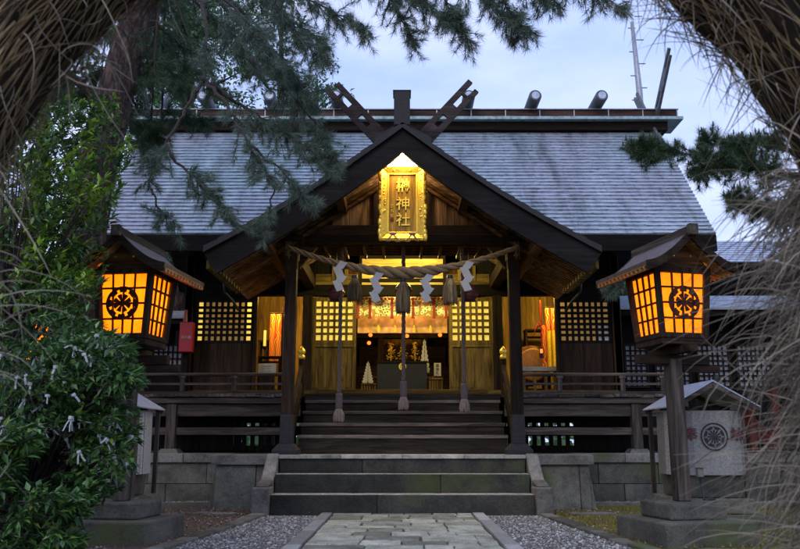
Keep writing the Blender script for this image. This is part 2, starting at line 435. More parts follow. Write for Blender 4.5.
for sx in (-1, 1):
    m = MB()
    nrm = Vector((-(AZ-GZ), 0, -GX)).normalized()   # downwards-inwards normal of the slope, for sx=1
    pts_o, pts_i = [], []
    for i in range(K+1):
        x, z = verge(i/K, -.08); pts_o.append(Vector((sx*x, PY0, z)))
    for i in range(K+1):
        x, z = verge(i/K, -.08); w = BW*(.92+.16*i/K)
        q = Vector((x + nrm.x*w, PY0, z + nrm.z*w)); q.x = max(0, q.x) if i > 2 else q.x
        if q.x < 0:
            q = Vector((0, PY0, z + nrm.z*w + (q.x)*(-(AZ-GZ)/GX)*-1)) if False else Vector((0, PY0, AZ-.08-BW*.92/math.cos(math.atan((AZ-GZ)/GX))))
        pts_i.append(Vector((sx*q.x, PY0, q.z)))
    for i in range(K):
        m.prism([pts_o[i], pts_o[i+1], pts_i[i+1], pts_i[i]], (0, .07, 0))
    build('bargeboard', m, M['barge'], proof)
# underboards, rafters, purlins
slope = math.atan((AZ-GZ)/GX)
m = MB()
for sx in (-1, 1):
    for i in range(K):
        x0, z0 = verge(i/K, -.12); x1, z1 = verge((i+1)/K, -.12)
        m.hexa([(sx*x0, PY0+.08, z0-.02), (sx*x1, PY0+.08, z1-.02), (sx*x1, PY1, z1-.02), (sx*x0, PY1, z0-.02)],
               [(sx*x0, PY0+.08, z0), (sx*x1, PY0+.08, z1), (sx*x1, PY1, z1), (sx*x0, PY1, z0)])
build('underboard', m, W['blackx'], proof)
m = MB()
y = PY0+.16
while y < PY1-.05:
    for sx in (-1, 1):
        for i in range(K):
            x0, z0 = verge(i/K, -.175); x1, z1 = verge((i+1)/K, -.175)
            if i == K-1: x1 -= .02
            m.bar((sx*x0, y, z0), (sx*x1, y, z1), .04, .06)
    y += .125
build('rafters', m, wood('brown_rafter_timber', (.19, .115, .06), 'x', .5), proof)
m = MB()
for sx in (-1, 1):
    for u in (.33, .71):
        x, z = verge(u, -.30); m.box(sx*x-.07, sx*x+.07, PY0+.09, PY1-.2, z-.09, z+.07)
m.box(-.08, .08, 12.9, PY1-.2, AZ-.42, AZ-.25)
build_split('purlin', m, W['warmy'], proof, key=lambda c: round(c[0]*2))
for sx in (-1, 1):   # eave gutter board with brackets
    m = MB(); x, z = verge(1.0, -.22)
    m.box(sx*(x-.04)-.025, sx*(x-.04)+.025, PY0+.12, 13.5, z-.07, z+.06)
    m.box(sx*(x-.16)-.03, sx*(x-.16)+.03, PY0+.12, 13.5, z-.10, z-.04)
    y = PY0+.2
    while y < 13.4: m.box(sx*(x-.16)-.05, sx*(x-.16)+.05, y, y+.05, z-.125, z-.045); y += .2
    build('eave_board', m, W['goldy'], proof, bevel=.004)
    m = MB(); gx = sx*(x+.03)
    m.tube([(gx, 13.1, z-.02), (gx, 13.2, z-.15), (gx-sx*.12, 13.3, z-.28), (gx-sx*.2, 13.4, z-.42)], .022, 8)
    build('downpipe', m, M['bronze'], proof, smooth=True)
# porch ridge post, little roof at its foot and crossed boards
m = MB()
x0, x1 = XA(394, 105, 11.6), XA(410, 105, 11.6); zb, zt = ZA(124, 11.6), ZA(93, 11.6)
m.box(x0, x1, 11.5, 11.8, zb-.05, zt)
c = ((x0+x1)/2, 11.65); w = (x1-x0)/2+.02
m.hexa([(x0-.02, 11.48, zt), (x1+.02, 11.48, zt), (x1+.02, 11.82, zt), (x0-.02, 11.82, zt)], [(c[0]-.01, 11.64, zt+.07), (c[0]+.01, 11.64, zt+.07), (c[0]+.01, 11.66, zt+.07), (c[0]-.01, 11.66, zt+.07)])
build('ridge_post', m, M['bronze'], proof, bevel=.008)
m = MB()
for sx in (-1, 1):
    m.hexa([(0, 11.8, AZ+.0), (sx*.42, 11.8, AZ-.27), (sx*.42, 14.8, AZ-.27), (0, 14.8, AZ)], [(0, 11.8, AZ+.16), (sx*.45, 11.8, AZ-.12), (sx*.45, 14.8, AZ-.12), (0, 14.8, AZ+.16)])
build('ridge_cover', m, M['bronze'], proof)
for sx in (-1, 1):
    m = MB(); yy = 12.15 + (.04 if sx > 0 else -.04)
    b0 = PT(CXP - sx*6, 168, yy); b1 = PT(CXP + sx*72, 85, yy)
    b0.y = b1.y = yy
    slot_board(m, b0, b1, .27, .06, (0, 1, 0), ((.5, .62), (.74, .86)), .1)
    build('crossed_finial', m, wood('greyed_finial_timber', (.04, .03, .027), 'x', .6), proof)
# ---- porch frame
CY = 12.65
PXX = XA(517, 400, CY)
for sx in (-1, 1):
    m = MB(); hw = .09
    m.box(sx*PXX-hw, sx*PXX+hw, CY-hw, CY+hw, .9, ZA(244, CY))
    p = part('porch_post', m, W['darkz'], bevel=.012)
    m = MB(); cx = sx*PXX
    for (z0, z1, r0, r1) in ((.797, .86, .20, .20), (.86, .96, .20, .115), (.96, 1.4, .102, .099)):
        m.hexa([(cx-r0, CY-r0, z0), (cx+r0, CY-r0, z0), (cx+r0, CY+r0, z0), (cx-r0, CY+r0, z0)], [(cx-r1, CY-r1, z1), (cx+r1, CY-r1, z1), (cx+r1, CY+r1, z1), (cx-r1, CY+r1, z1)])
    build('post_shoe', m, M['bronze'], p, bevel=.006)
    m = MB(); zt = ZA(244, CY)     # bracket and block over the post
    m.box(cx-.2, cx+.2, CY-.19, CY+.19, zt, zt+.1)
    m.box(cx-.1+sx*.0, cx+.1, CY-.5, CY+.25, zt+.12, zt+.36)
    m.prism([(cx+.13*-sx, CY-.06, zt-.05), (cx-.13*sx, CY-.06, zt-.42), (cx-.42*sx, CY-.06, zt-.05)], (0, .12, 0))
    build('bracket', m, W['darkx'], p, bevel=.01)
TB0, TB1 = ZA(243, CY), ZA(228, CY)
m = MB(); m.box(-PXX-.32, PXX+.32, CY-.08, CY+.08, TB0+.1, TB1+.03); part('tie_beam', m, W['darkx'], bevel=.012)
m = MB(); m.box(-PXX-.16, PXX+.16, CY-.12, CY+.12, TB0-.01, TB0+.09); part('tie_beam', m, W['blackx'], bevel=.01)
for sx in (-1, 1):
    m = MB(); m.box(sx*PXX-.09, sx*PXX+.09, CY+.13, 15.3, TB0-.25, TB0-.02); part('side_beam', m, W['darky'], bevel=.01)
# gable boarding
m = MB(); x = -1.72; zb = TB1+.035
tn = (AZ-GZ)/GX
while x < 1.7:
    x2 = x+.285
    f = lambda xx: max(zb+.005, AZ-.42 - abs(xx)*tn)
    m.hexa([(x+.004, CY-.02, zb), (x2-.004, CY-.02, zb), (x2-.004, CY+.02, zb), (x+.004, CY+.02, zb)], [(x+.004, CY-.02, f(x)), (x2-.004, CY-.02, f(x2)), (x2-.004, CY+.02, f(x2)), (x+.004, CY+.02, f(x))])
    x = x2
part('gable_board', m, wood('figured_gable_boards', (.17, .105, .055), 'z', .6, .8, .5))
m = MB()
for sx in (-1, 1):
    for k, o in enumerate((-.36, -.46)):
        m.bar((0 if k > 9 else sx*.36, CY-.08-.05*k, AZ+o-.36*tn), (sx*2.25, CY-.08-.05*k, AZ+o-2.25*tn), .08, .05)
build_split('gable_moulding', m, W['warmx'], hall, bevel=.004)
m = MB()
for sx in (-1, 1): m.box(sx*.42-.05, sx*.42+.05, CY-.07, CY-.022, zb, AZ-.42-.47*tn-.03)
build_split('gable_strut', m, W['darkz'], hall)
# porch ceiling grid
m = MB(); m.box(-PXX, PXX, CY+.14, 13.7, TB0+.06, TB0+.08); part('porch_ceiling', m, W['blackx'])
m = MB(); x = -1.6
while x <= 1.61: m.box(x-.022, x+.022, CY+.14, 13.7, TB0-.03, TB0+.05); x += .32
y = CY+.3
while y < 13.7: m.box(-PXX+.1, PXX-.1, y-.015, y+.015, TB0+.0, TB0+.045); y += .2
part('ceiling_grid', m, W['warmy'])

# ---- main wall
WY = 15.4
FZ = ZA(390, 15.3)            # hall floor
VZ = ZA(394, 14.0)            # veranda top
ZL = ZA(297, WY)              # lintel underside
def wx(px, py=340): return abs(XA(px, py, WY))
X = dict(a=wx(190), b=wx(195), c=wx(253), d=wx(257), e=wx(303), f=wx(312), g=wx(356))
m = MB()
m.box(-4.2, 4.2, WY-.04, WY+.1, ZL+.02, ZL+.24)
part('lintel', m, W['blackx'], bevel=.01)
m = MB(); 
xs = -4.2
while xs < 4.19:
    x2 = min(4.2, xs+.28)
    if not (abs((xs+x2)/2) < 1.0): m.box(xs+.003, x2-.003, WY+.0, WY+.06, ZL+.245, 6.3)
    xs = x2
build_split('upper_wall', m, W['blackz'], hall)
m = MB()
for x in (X['a']+.03, 4.15):
    for sx in (-1, 1): m.box(sx*x-.075, sx*x+.075, WY-.09, WY+.1, .8, ZL+.8 if x > 2.5 else ZL+.015)
for x in (-(X['c']+X['d'])/2, XA(557.2, 340, WY)): m.box(x-.03, x+.03, WY-.05, WY+.06, FZ, ZL+.015)
for sx in (-1, 1): a, b = sorted((sx*wx(302.5), sx*(wx(312)))); m.box(a, b, WY-.1, WY+.1, VZ+.003, ZL+.015)
build_split('wall_post', m, W['darkz'], hall, key=lambda c: round(c[0]*4), bevel=.008)
def lattice(x0, x1, z0, z1, nx, nz, Y, name, wm, paperm, frame=.045, bar=.03, parent=None, special=None, rail=True):
    """lattice window: frame and bars, paper panes behind"""
    m = MB()
    m.box(x0, x1, Y-.03, Y+.03, z0, z0+frame); m.box(x0, x1, Y-.03, Y+.03, z1-frame, z1)
    m.box(x0, x0+frame, Y-.03, Y+.03, z0+frame, z1-frame); m.box(x1-frame, x1, Y-.03, Y+.03, z0+frame, z1-frame)
    ix0, ix1, iz0, iz1 = x0+frame, x1-frame, z0+frame, z1-frame
    for i in range(1, nx):
        x = ix0+(ix1-ix0)*i/nx; m.box(x-bar/2, x+bar/2, Y-.02, Y+.012, iz0, iz1)
    for j in range(1, nz):
        z = iz0+(iz1-iz0)*j/nz; m.box(ix0, ix1, Y-.024, Y+.01, z-bar/2, z+bar/2)
    o = build(name, m, wm, parent or hall)
    cx, cz = (ix1-ix0)/nx, (iz1-iz0)/nz; groups = {}
    for i in range(nx):
        for j in range(nz):
            pm = paperm
            if special: pm = special(i, j) or paperm
            groups.setdefault(pm.name, (pm, MB()))[1].box(ix0+cx*i+.001, ix0+cx*(i+1)-.001, Y+.015, Y+.018, iz0+cz*j+.001, iz0+cz*(j+1)-.001)
    for pm, mb in groups.values(): build('paper_pane', mb, pm, o)
    return o
zs0, zs1 = ZA(343, WY), ZA(300, WY)
M['shojiw'] = paper('fresh_white_paper', (.85, .86, .9), trans=.3)
lattice(-X['b'], -X['c'], zs0, zs1, 9, 7, WY, 'lattice_window', W['blackx'], M['shoji'], special=lambda i, j: M['shojib'] if i in (0, 8) else None, bar=.05)
XC, XB = XA(559, 340, WY), XA(611.5, 340, WY)
lattice(XC, XB, zs0, zs1, 8, 7, WY, 'lattice_window', W['blackx'], M['shoji'], special=lambda i, j: M['shojiw'] if (i > 5 and j < 3) else None, bar=.05)
for sx in (-1, 1):
    m = MB(); x = X['c'] if sx < 0 else XC; xe = X['b'] if sx < 0 else XB
    while x < xe-.01:
        x2 = min(xe, x+.2); a, b = sorted((sx*x, sx*x2)); m.box(a+.002, b-.002, WY-.02, WY+.03, VZ-.02, zs0-.002); x = x2
    part('wainscot', m, W['darkz'])
m = MB(); m.box(-X['b'], -X['c'], WY-.02, WY+.03, zs1+.002, ZL+.02); m.box(XC, XB, WY-.02, WY+.03, zs1+.002, ZL+.02); m.box(-4.14, -X['b']-.002, WY-.01, WY+.03, VZ-.02, ZL+.02); m.box(XB+.002, 4.14, WY-.01, WY+.03, VZ-.02, ZL+.02)
build_split('window_surround', m, W['blackz'], hall, key=lambda c: (c[0] > 0, c[2] > zs1))
# sliding doors beside the central opening
zd0, zd1 = ZA(344, WY), ZL
for sx in (-1, 1):
    a, b = sorted((sx*X['f'], sx*X['g']))
    dr = lattice(a, b, zd0, ZL-.01, 6, 6, WY+.02, 'lattice_door', W['goldz'], M['shojib'], frame=.07, bar=.045)
    m = MB(); m.box(a, b, WY-.01, WY+.05, FZ, FZ+.06); m.box(a, b, WY-.01, WY+.05, zd0-.06, zd0-.003)
    m.box(a, a+.07, WY-.01, WY+.05, FZ+.06, zd0-.06); m.box(b-.07, b, WY-.01, WY+.05, FZ+.06, zd0-.06); m.box(a+.07, b-.07, WY+.01, WY+.03, FZ+.06, zd0-.06)
    build('door_panel', m, W['goldz'], dr, bevel=.004)
# transom over the door: pale boards with bars
m = MB(); m.box(-1.7, -.82, WY-.03, WY+.05, ZL+.24, TB0+.05); m.box(.82, 1.7, WY-.03, WY+.05, ZL+.24, TB0+.05)
build_split('transom_panel', m, W['goldx'], hall)
m = MB(); m.box(-.815, .815, WY+.0, WY+.05, ZL+.245, ZA(258, WY)); part('transom_board', m, wood('pale_transom_timber', (.60, .44, .12), 'x', .6, .25))
m = MB(); m.box(-.84, .84, WY-.07, WY-.01, ZA(259, WY), ZA(256, WY)); m.box(-.84, .84, WY-.06, WY-.01, ZA(281, WY)-.02, ZA(279, WY))
for x in (-.82, .82): m.box(x-.025, x+.025, WY-.065, WY-.01, ZL+.245, ZA(259, WY))
part('transom_bar', m, W['blackx'])
m = MB()
for x in (-1.35, -1.1, 1.12, 1.4):
    m.box(x-.035, x+.035, WY-.045, WY-.032, ZL+.32, ZL+.62)
build_split('name_slip', m, W['goldz'], hall, key=lambda c: round(c[0]*20))
# threshold and floor
m = MB(); m.box(-4.1, 4.1, WY-.12, 19.4, FZ-.12, FZ-.005); part('floor', m, W['goldx'])
m = MB(); m.box(-PXX+.2, PXX-.2, 15.1, WY-.125, VZ+.003, FZ+.0); part('threshold', m, W['goldx'], bevel=.01)
m = MB(); m.box(-4.1, 4.1, WY+.12, 19.38, 4.35, 4.4); part('inner_ceiling', m, W['warmy'])
m = MB()
for sx in (-1, 1): m.box(sx*1.75-.04, sx*1.75+.04, 17.0, 19.38, FZ, 4.35)
build_split('partition', m, W['darkz'], hall)
m = MB(); m.box(-4.1, -1.8, 18.2, 18.25, FZ, 4.35); m.box(1.8, 4.1, 18.2, 18.25, FZ, 4.35); build_split('room_wall', m, wood('pale_room_boards', (.34, .24, .08), 'z', .6, .3), hall)
# ---- veranda
VE = 4.62
m = MB(); y = 14.0
xs = -VE
for sx in (-1, 1):
    x = PXX-.05
    while x < VE:
        x2 = min(VE, x+.24); a, b = sorted((sx*x, sx*x2)); dz = rnd.uniform(-.008, .008); m.box(a+.002, b-.002, 14.0+rnd.uniform(-.02, .02), WY-.1, VZ-.05+dz, VZ+dz); x = x2
m.box(-PXX+.05, PXX-.05, 14.0, WY-.1, VZ-.05, VZ)
part('veranda_floor', m, W['greyy'])
m = MB()
for sx in (-1, 1):
    a, b = sorted((sx*(PXX-.02), sx*VE)); m.box(a, b, 14.03, 14.13, VZ-.16, VZ-.06); m.box(a, b, 14.1, 14.24, VZ-.38, VZ-.17)
build_split('veranda_edge_beam', m, W['greyx'], hall, key=lambda c: (c[0] > 0, c[2] > VZ-.2), bevel=.008)
m = MB()
for sx in (-1, 1):
    a, b = sorted((sx*(PXX+.1), sx*VE)); m.box(a, b, 14.1, 14.18, ZA(435, 14.1), ZA(427.5, 14.1))
build_split('veranda_rail_beam', m, W['greyx'], hall, bevel=.008)
for px in (171, 637):
    m = MB(); x = XA(px, 430, 14.1); m.box(x-.085, x+.085, 14.05, 14.22, .87, VZ-.17)
    p = part('veranda_post', m, W['greyz'], bevel=.01)
    m = MB(); m.hexa([(x-.19, 13.95, .79), (x+.19, 13.95, .79), (x+.19, 14.33, .79), (x-.19, 14.33, .79)], [(x-.13, 14.0, .87), (x+.13, 14.0, .87), (x+.13, 14.27, .87), (x-.13, 14.27, .87)])
    build('footing', m, M['cap'], p, bevel=.01)
m = MB(); x = -4.4
while x < 4.4:
    gap = (1.9 < abs(x) < 2.95)
    w = .075 if gap else .14
    if abs(x) > 1.6: m.box(x, x+w, 14.75, 14.79, .83, VZ-.06)
    x += .15
m.box(-4.4, -1.6, 14.79, 14.84, ZA(436, 14.8), ZA(426, 14.8)); m.box(1.6, 4.4, 14.79, 14.84, ZA(436, 14.8), ZA(426, 14.8))
m.box(-4.4, -1.6, 14.79, 14.84, 1.32, VZ-.06); m.box(1.6, 4.4, 14.79, 14.84, 1.32, VZ-.06)
m.box(-4.4, -1.6, 14.79, 14.84, .8, .92); m.box(1.6, 4.4, 14.79, 14.84, .8, .92)
build_split('underfloor_slats', m, W['blackz'], hall)
for sx in (-1, 1):
    m = MB(); a, b = sorted((sx*(PXX+.12), sx*(VE+.15)))
    zt = ZA(374.5, 14.1); zm = ZA(384, 14.1)
    m.tube([(a, 14.1, zt), ((a+b)/2, 14.1, zt-.004), (b, 14.1, zt)], .032, 10)
    m.box(a, b, 14.07, 14.13, zm-.02, zm+.02); m.box(a, b, 14.06, 14.14, VZ+.002, VZ+.05)
    r = part('veranda_railing', m, W['greyx'])
    for xx in (PXX+.2, 2.75, 3.85, 4.55):
        if sx*xx < 0 and xx == 2.75: xx = 2.95
        m = MB(); m.box(sx*xx-.04, sx*xx+.04, 14.064, 14.136, VZ+.052, zt-.04); m.box(sx*xx-.055, sx*xx+.055, 14.055, 14.145, zt-.07, zt-.025)
        build('baluster', m, W['greyz'], r, bevel=.005)
# ---- wooden stair
SX = XA(508, 420, 13.0)
ys = [13.05, 13.35, 13.65, 13.95]; tops = [ZA(435, 13.05), ZA(423, 13.35), ZA(411, 13.65), ZA(400, 13.95)]
m = MB(); zp = .793
treads = []
for i, (y, zt) in enumerate(zip(ys, tops)):
    m2 = MB(); m2.box(-SX, SX, y-.02, y+.33, zt-.055, zt); treads.append(m2); m.box(-SX+.02, SX-.02, y+.01, y+.04, zp, zt-.057); zp = zt
m.box(-SX, SX, 14.0-.06, 14.0-.005, tops[-1]+.003, VZ+.0)
stair = part('stair', m, wood('dark_riser_timber', (.035, .028, .02), 'x', .7), bevel=.004)
wt = wood('lit_stair_timber', (.16, .13, .095), 'x', .6)  # tread boards coloured lighter than the risers to imitate lit edges
for t_ in treads: build('stair_tread', t_, wt, stair, bevel=.01)
for sx in (-1, 1):
    m = MB(); x = sx*(SX+.1)
    m.bar((x, 12.95, .95), (x, 14.1, VZ+.15), .07, .16); m.bar((x, 12.95, 1.32), (x, 14.25, VZ+.55), .075, .075)
    r = part('stair_rail', m, W['darky'], bevel=.006)
    for (yy, zb0, zt0) in ((12.98, .793, 1.45), (14.2, VZ, VZ+.62)):
        m = MB(); m.tube([(x, yy, zb0), (x, yy, zt0)], .055, 12); q = build('newel_post', m, W['darkz'], r, smooth=False)
        m = MB(); m.lathe((x, yy, zt0), [(.06, 0), (.06, .06), (.045, .07), (.05, .09), (.068, .13), (.06, .17), (.03, .2), (.008, .235)], 14)
        build('onion_finial', m, M['gold'] if yy > 14 else M['bronze'], q, smooth=True)
# ================================================================ lamps: gable lamp in view; porch and room lamps unseen, inferred from lit doors
def lamp_light(name, loc, power, color, radius=.12, parent=None, size=None):
    d = bpy.data.lights.new(name, 'POINT'); d.energy = power; d.color = color; d.shadow_soft_size = radius
    o = bpy.data.objects.new(name, d); COL.objects.link(o)
    if parent is not None: o.parent = parent; o.location = Vector(loc) - ORG[parent.name]
    else: o.location = loc
    return o
# white lamp in the gable peak
GY = 11.95
g = thing('gable_lamp', PT(403, 160, GY), 'bright white flat lamp tucked in the gable peak above the gold plaque', 'lamp')
m = MB(); zt, zb = ZA(153.5, GY), ZA(165, GY)
m.prism([(-.10, GY, zt), (.11, GY, zt), (.29, GY, zb), (-.28, GY, zb)], (0, .05, 0)); build('lamp_glass', m, M['lamp'], g)
m = MB(); m.prism([(-.10, GY+.052, zt+.01), (.11, GY+.052, zt+.01), (.30, GY+.052, zb-.01), (-.29, GY+.052, zb-.01)], (0, .05, 0)); build('lamp_housing', m, W['warmx'], g)
lamp_light('lamp_light', (0, 11.75, zb+.02), 17, (1, .68, .26), .1, g)
lamp_light('lamp_light', (0, 12.28, zb+.06), 26, (1, .70, .36), .08, g)
# tube lamp under the porch ceiling
g = thing('porch_lamp', (0, 14.35, TB0+.3), 'long yellow lit lamp fixed under the porch ceiling before the doors', 'lamp')
m = MB(); m.box(-.6, .6, 14.28, 14.42, TB0+.36, TB0+.40); build('lamp_housing', m, M['bronze'], g)
m = MB(); m.box(-.58, .58, 14.3, 14.4, TB0+.32, TB0+.358); build('lamp_glass', m, M['tube'], g)
for x in (-.6, 0, .6): lamp_light('lamp_light', (x, 14.2, TB0+.08), 38, (1, .80, .26), .1, g)
def ceiling_lamp(x, y, z, power, col, label, sz=.16):
    g = thing('ceiling_lamp', (x, y, z), label, 'lamp')
    m = MB(); m.lathe((x, y, z-.12), [(.02, 0), (sz, .03), (sz, .1), (.05, .13)], 18); build('lamp_glass', m, M['tube'], g, smooth=True)
    m = MB(); m.tube([(x, y, z+.01), (x, y, 4.35)], .012, 6); build('lamp_cord', m, M['black'], g)
    lamp_light('lamp_light', (x, y, z-.3), power, col, .15, g)
ceiling_lamp(0, 15.72, 4.25, 26, (1, .6, .2), 'round yellow ceiling lamp deep inside the central hall')
ceiling_lamp(-2.75, 15.75, 4.25, 85, (1, .56, .13), 'round yellow ceiling lamp in the left side room behind the banner')
ceiling_lamp(2.75, 15.75, 4.25, 85, (1, .6, .12), 'round yellow ceiling lamp in the right side room above the drum')

# ================================================================ gold plaque
PYY = 12.1
pl = thing('name_plaque', PT(403, 241, PYY), 'carved gilded name plaque with three raised characters hung in the front gable', 'plaque')
x0, x1, z0, z1 = XA(380, 200, PYY), XA(425, 200, PYY), ZA(241, PYY), ZA(167, PYY)
m = MB()
iw = .14
ox, oz = (x0+x1)/2, (z0+z1)/2
m.box(x0+iw-.02, x1-iw+.02, PYY-.01, PYY+.03, z0+iw-.02, z1-iw+.02); build('plaque_board', m, M['goldp'], pl)
m = MB()
def mould(xa, xb, za, zb, w, ya, yb):
    A = [(xa, ya, za), (xb, ya, za), (xb, ya, zb), (xa, ya, zb)]; B = [(xa+w, yb, za+w), (xb-w, yb, za+w), (xb-w, yb, zb-w), (xa+w, yb, zb-w)]
    for i in range(4):
        j = (i+1) % 4
        a, b, c, d = Vector(A[i]), Vector(A[j]), Vector(B[j]), Vector(B[i]); o = Vector((0, .05, 0))
        m.hexa([a+o, b+o, c+o, d+o], [a, b, c, d])
mould(x0+.02, x1-.02, z0+.02, z1-.02, .11, PYY-.10, PYY-.03)
mould(x0+.115, x1-.115, z0+.115, z1-.115, .025, PYY-.045, PYY-.045)
pf = build('plaque_frame', m, M['gold'], pl, bevel=.006)
m = MB()
def blob(mb, c, r, n=8, sq=(1, .6, 1)):
    s = len(mb.v); prof = [(math.sin(math.pi*k/6)*r, -math.cos(math.pi*k/6)*r) for k in range(1, 6)]
    mb.lathe((0, 0, 0), prof, n); 
    for i in range(s, len(mb.v)):
        p = mb.v[i]; mb.v[i] = (p[0]*sq[0]+c[0], p[1]*sq[1]+c[1], p[2]*sq[2]+c[2])
q = random.Random(5)
for k in range(15):
    z = z0+.05+(z1-z0-.1)*k/14
    for xx in (x0+.012, x1-.012): blob(m, (xx+q.uniform(-.012, .012), PYY-.07, z), q.uniform(.035, .055), sq=(.8, .5, q.uniform(1.0, 1.6)))
for k in range(9):
    xx = x0+.06+(x1-x0-.12)*k/8
    for zz in (z0+.012, z1-.012): blob(m, (xx, PYY-.07, zz+q.uniform(-.01, .01)), q.uniform(.03, .05), sq=(q.uniform(1.2, 1.9), .5, .8))
for k in range(60):
    e = q.random(); side = q.random() < .7
    if side: c = (q.choice((x0+.065, x1-.065))+q.uniform(-.02, .02), PYY-.075, z0+.05+(z1-z0-.1)*e)
    else: c = (x0+.05+(x1-x0-.1)*e, PYY-.075, q.choice((z0+.065, z1-.065))+q.uniform(-.02, .02))
    blob(m, c, q.uniform(.01, .022), 6)
build('carved_border', m, M['gold'], pf, smooth=True)
def text(name, body, loc, size, m, parent, ext=.006, rot=(R(90), 0, 0), sx=1.0, offs=0.0):
    c = bpy.data.curves.new(name, 'FONT'); c.body = body; c.size = size; c.extrude = ext; c.align_x = 'CENTER'; c.align_y = 'CENTER'; c.offset = offs
    t = bpy.data.objects.new(name, c); COL.objects.link(t)
    bpy.context.view_layer.update()
    me = bpy.data.meshes.new_from_object(t.evaluated_get(bpy.context.evaluated_depsgraph_get()))
    bpy.data.objects.remove(t)
    mt = Matrix.LocRotScale(Vector(loc) - ORG[parent.name], __import__('mathutils').Euler(rot), Vector((sx, 1, 1)))
    me.transform(mt); me.name = name; me.materials.clear(); me.materials.append(m)
    o = bpy.data.objects.new(name, me); COL.objects.link(o); o.parent = parent; ORG[o.name] = ORG[parent.name]
    return o
for ch, py in (('榊', 187), ('神', 205), ('社', 221)):
    text('plaque_character', ch, (ox+.01, PYY-.02, ZA(py, PYY)), .23, M['gold'], pl, .012, offs=.0015)
for i, ch in enumerate('正五位書'):
    text('plaque_character', ch, (ox-.165, PYY-.02, ZA(207+i*4.4, PYY)), .06, M['gold'] if i < 3 else M['red'], pl, .006)
for sx in (-1, 1):
    m = MB(); c = Vector((ox+sx*.15, PYY-.12, ZA(236, PYY)))
    for a, b in ((.1, -.12), (-.1, -.12), (.05, .0), (-.05, .0)):
        m.bar(c, c+Vector((a, -.01, b)), .02, .02)
    build('purple_cord_bow', m, plain('purple_cord', (.16, .07, .13), .8), pl)

# ================================================================ straw rope, tassels, paper streamers
ry = 12.38
rope = thing('sacred_rope', (0, ry, ZA(272, ry)), 'thick twisted straw rope sagging between the two porch posts', 'rope')
xa, za = XA(287, 246, ry)-.02, ZA(246, ry); zc = ZA(273, ry)
def rope_pt(u):   # u -1..1
    return Vector((u*abs(xa), ry + .03*(abs(u)), zc + (za-zc)*(abs(u)**1.7)))
def rope_r(u): return .040 + .062*math.exp(-(u/.42)**2)
m = MB()
for k in range(3):
    pts, rs = [], []; nst = 200
    ph = 0
    for i in range(nst+1):
        u = -1+2*i/nst; c = rope_pt(u); t = (rope_pt(min(1, u+.01))-rope_pt(max(-1, u-.01))).normalized()
        a = t.cross(Vector((0, 1, 0))).normalized(); b = t.cross(a).normalized(); r = rope_r(u)
        ph += .22*(.075/ (r+.01))**.6
        an = ph + k*2*math.pi/3
        pts.append(c + a*math.cos(an)*r*.52 + b*math.sin(an)*r*.52); rs.append(r*.56)
    m.tube(pts, rs, 9)
build('twisted_strand', m, M['rope'], rope, smooth=True)
m = MB()
q = random.Random(3)
for i in range(140):
    u = q.uniform(-.7, .7); c = rope_pt(u); r = rope_r(u); d = Vector((q.uniform(-1, 1), q.uniform(-.8, .3), q.uniform(-.6, 1))).normalized()
    a = c+d*r*.95; b = a + Vector((q.uniform(-.06, .06), -.02, q.uniform(-.03, .05))); m.tube([a, b], [.003, .001], 3, False)
build('loose_straw', m, M['straw'], rope)
m = MB()
for sx in (-1, 1):
    c = rope_pt(sx*.985)
    for k in range(3): m.tube([(c.x-.0+k*.03*sx-.03*sx, c.y+.12*math.sin(a*.6283)+.1, c.z+.12*math.cos(a*.6283)) for a in range(11)], .012, 6)
    m.bar((c.x, c.y-.03, c.z), (c.x+sx*-.03, c.y-.03, c.z-.2), .02)
build_split('binding', m, M['straw'], rope)
def tassel(x, ztop, zbot, w):
    m = MB(); n = 90; q = random.Random(int(x*100)+7)
    m.lathe((x, ry, zbot+.05), [(w*.62, 0), (w*.6, (ztop-zbot)*.3), (w*.5, (ztop-zbot)*.6), (w*.25, (ztop-zbot)*.93)], 16)
    for k in range(n):
        a = 2*math.pi*k/n + q.uniform(-.05, .05); r = w*q.uniform(.5, .68)
        pts = [(x+math.cos(a)*w*.22, ry+math.sin(a)*w*.22, ztop), (x+math.cos(a)*r*.9, ry+math.sin(a)*r*.9, ztop-(ztop-zbot)*.3), (x+math.cos(a)*r*1.05, ry+math.sin(a)*r*1.05, ztop-(ztop-zbot)*.65), (x+math.cos(a)*r*q.uniform(.95, 1.1), ry+math.sin(a)*r, zbot+q.uniform(-.015, .03))]
        m.tube(pts, [.008, .010, .010, .007], 4)
    t = build('straw_tassel', m, M['straw'], rope)
    m = MB(); m.lathe((x, ry, ztop-.01), [(w*.28, 0), (w*.3, .03), (w*.26, .07)], 12); build('tassel_binding', m, M['black'], t)
tassel(XA(354.5, 290, ry), ZA(279, ry), ZA(301, ry), .155)
tassel(XA(403, 290, ry), ZA(282, ry), ZA(313, ry), .165)
tassel(XA(450, 290, ry), ZA(279, ry), ZA(304, ry), .165)
def shide(px, py0, py1, label, w=.115, Y=None):
    Y = Y or ry-.12; z1, z0 = ZA(py0, Y), ZA(py1, Y); x = XA(px, (py0+py1)/2, Y); n = 4; h = (z1-z0)/n
    m = MB(); tilt = .55
    for k in range(n):
        zt = z1-k*h; xo = x + (-.022 if k % 2 else .022)
        dx = .07 if k % 2 == 0 else -.07
        P = [(xo-w*.5*1+dx*.5, Y-.01*k, zt+.02), (xo+w*.5+dx*.5, Y-.01*k, zt+.02+(-.03 if dx > 0 else .03)), (xo+w*.5-dx*.5, Y-.01*k-.008, zt-h+.0), (xo-w*.5-dx*.5, Y-.01*k-.008, zt-h+(.03 if dx > 0 else -.03)+.0)]
        m.prism(P, (0, .002, 0))
    o = build('paper_streamer', m, M['white']); tag(o, label, 'paper streamer', 'white zigzag paper streamers on the rope')
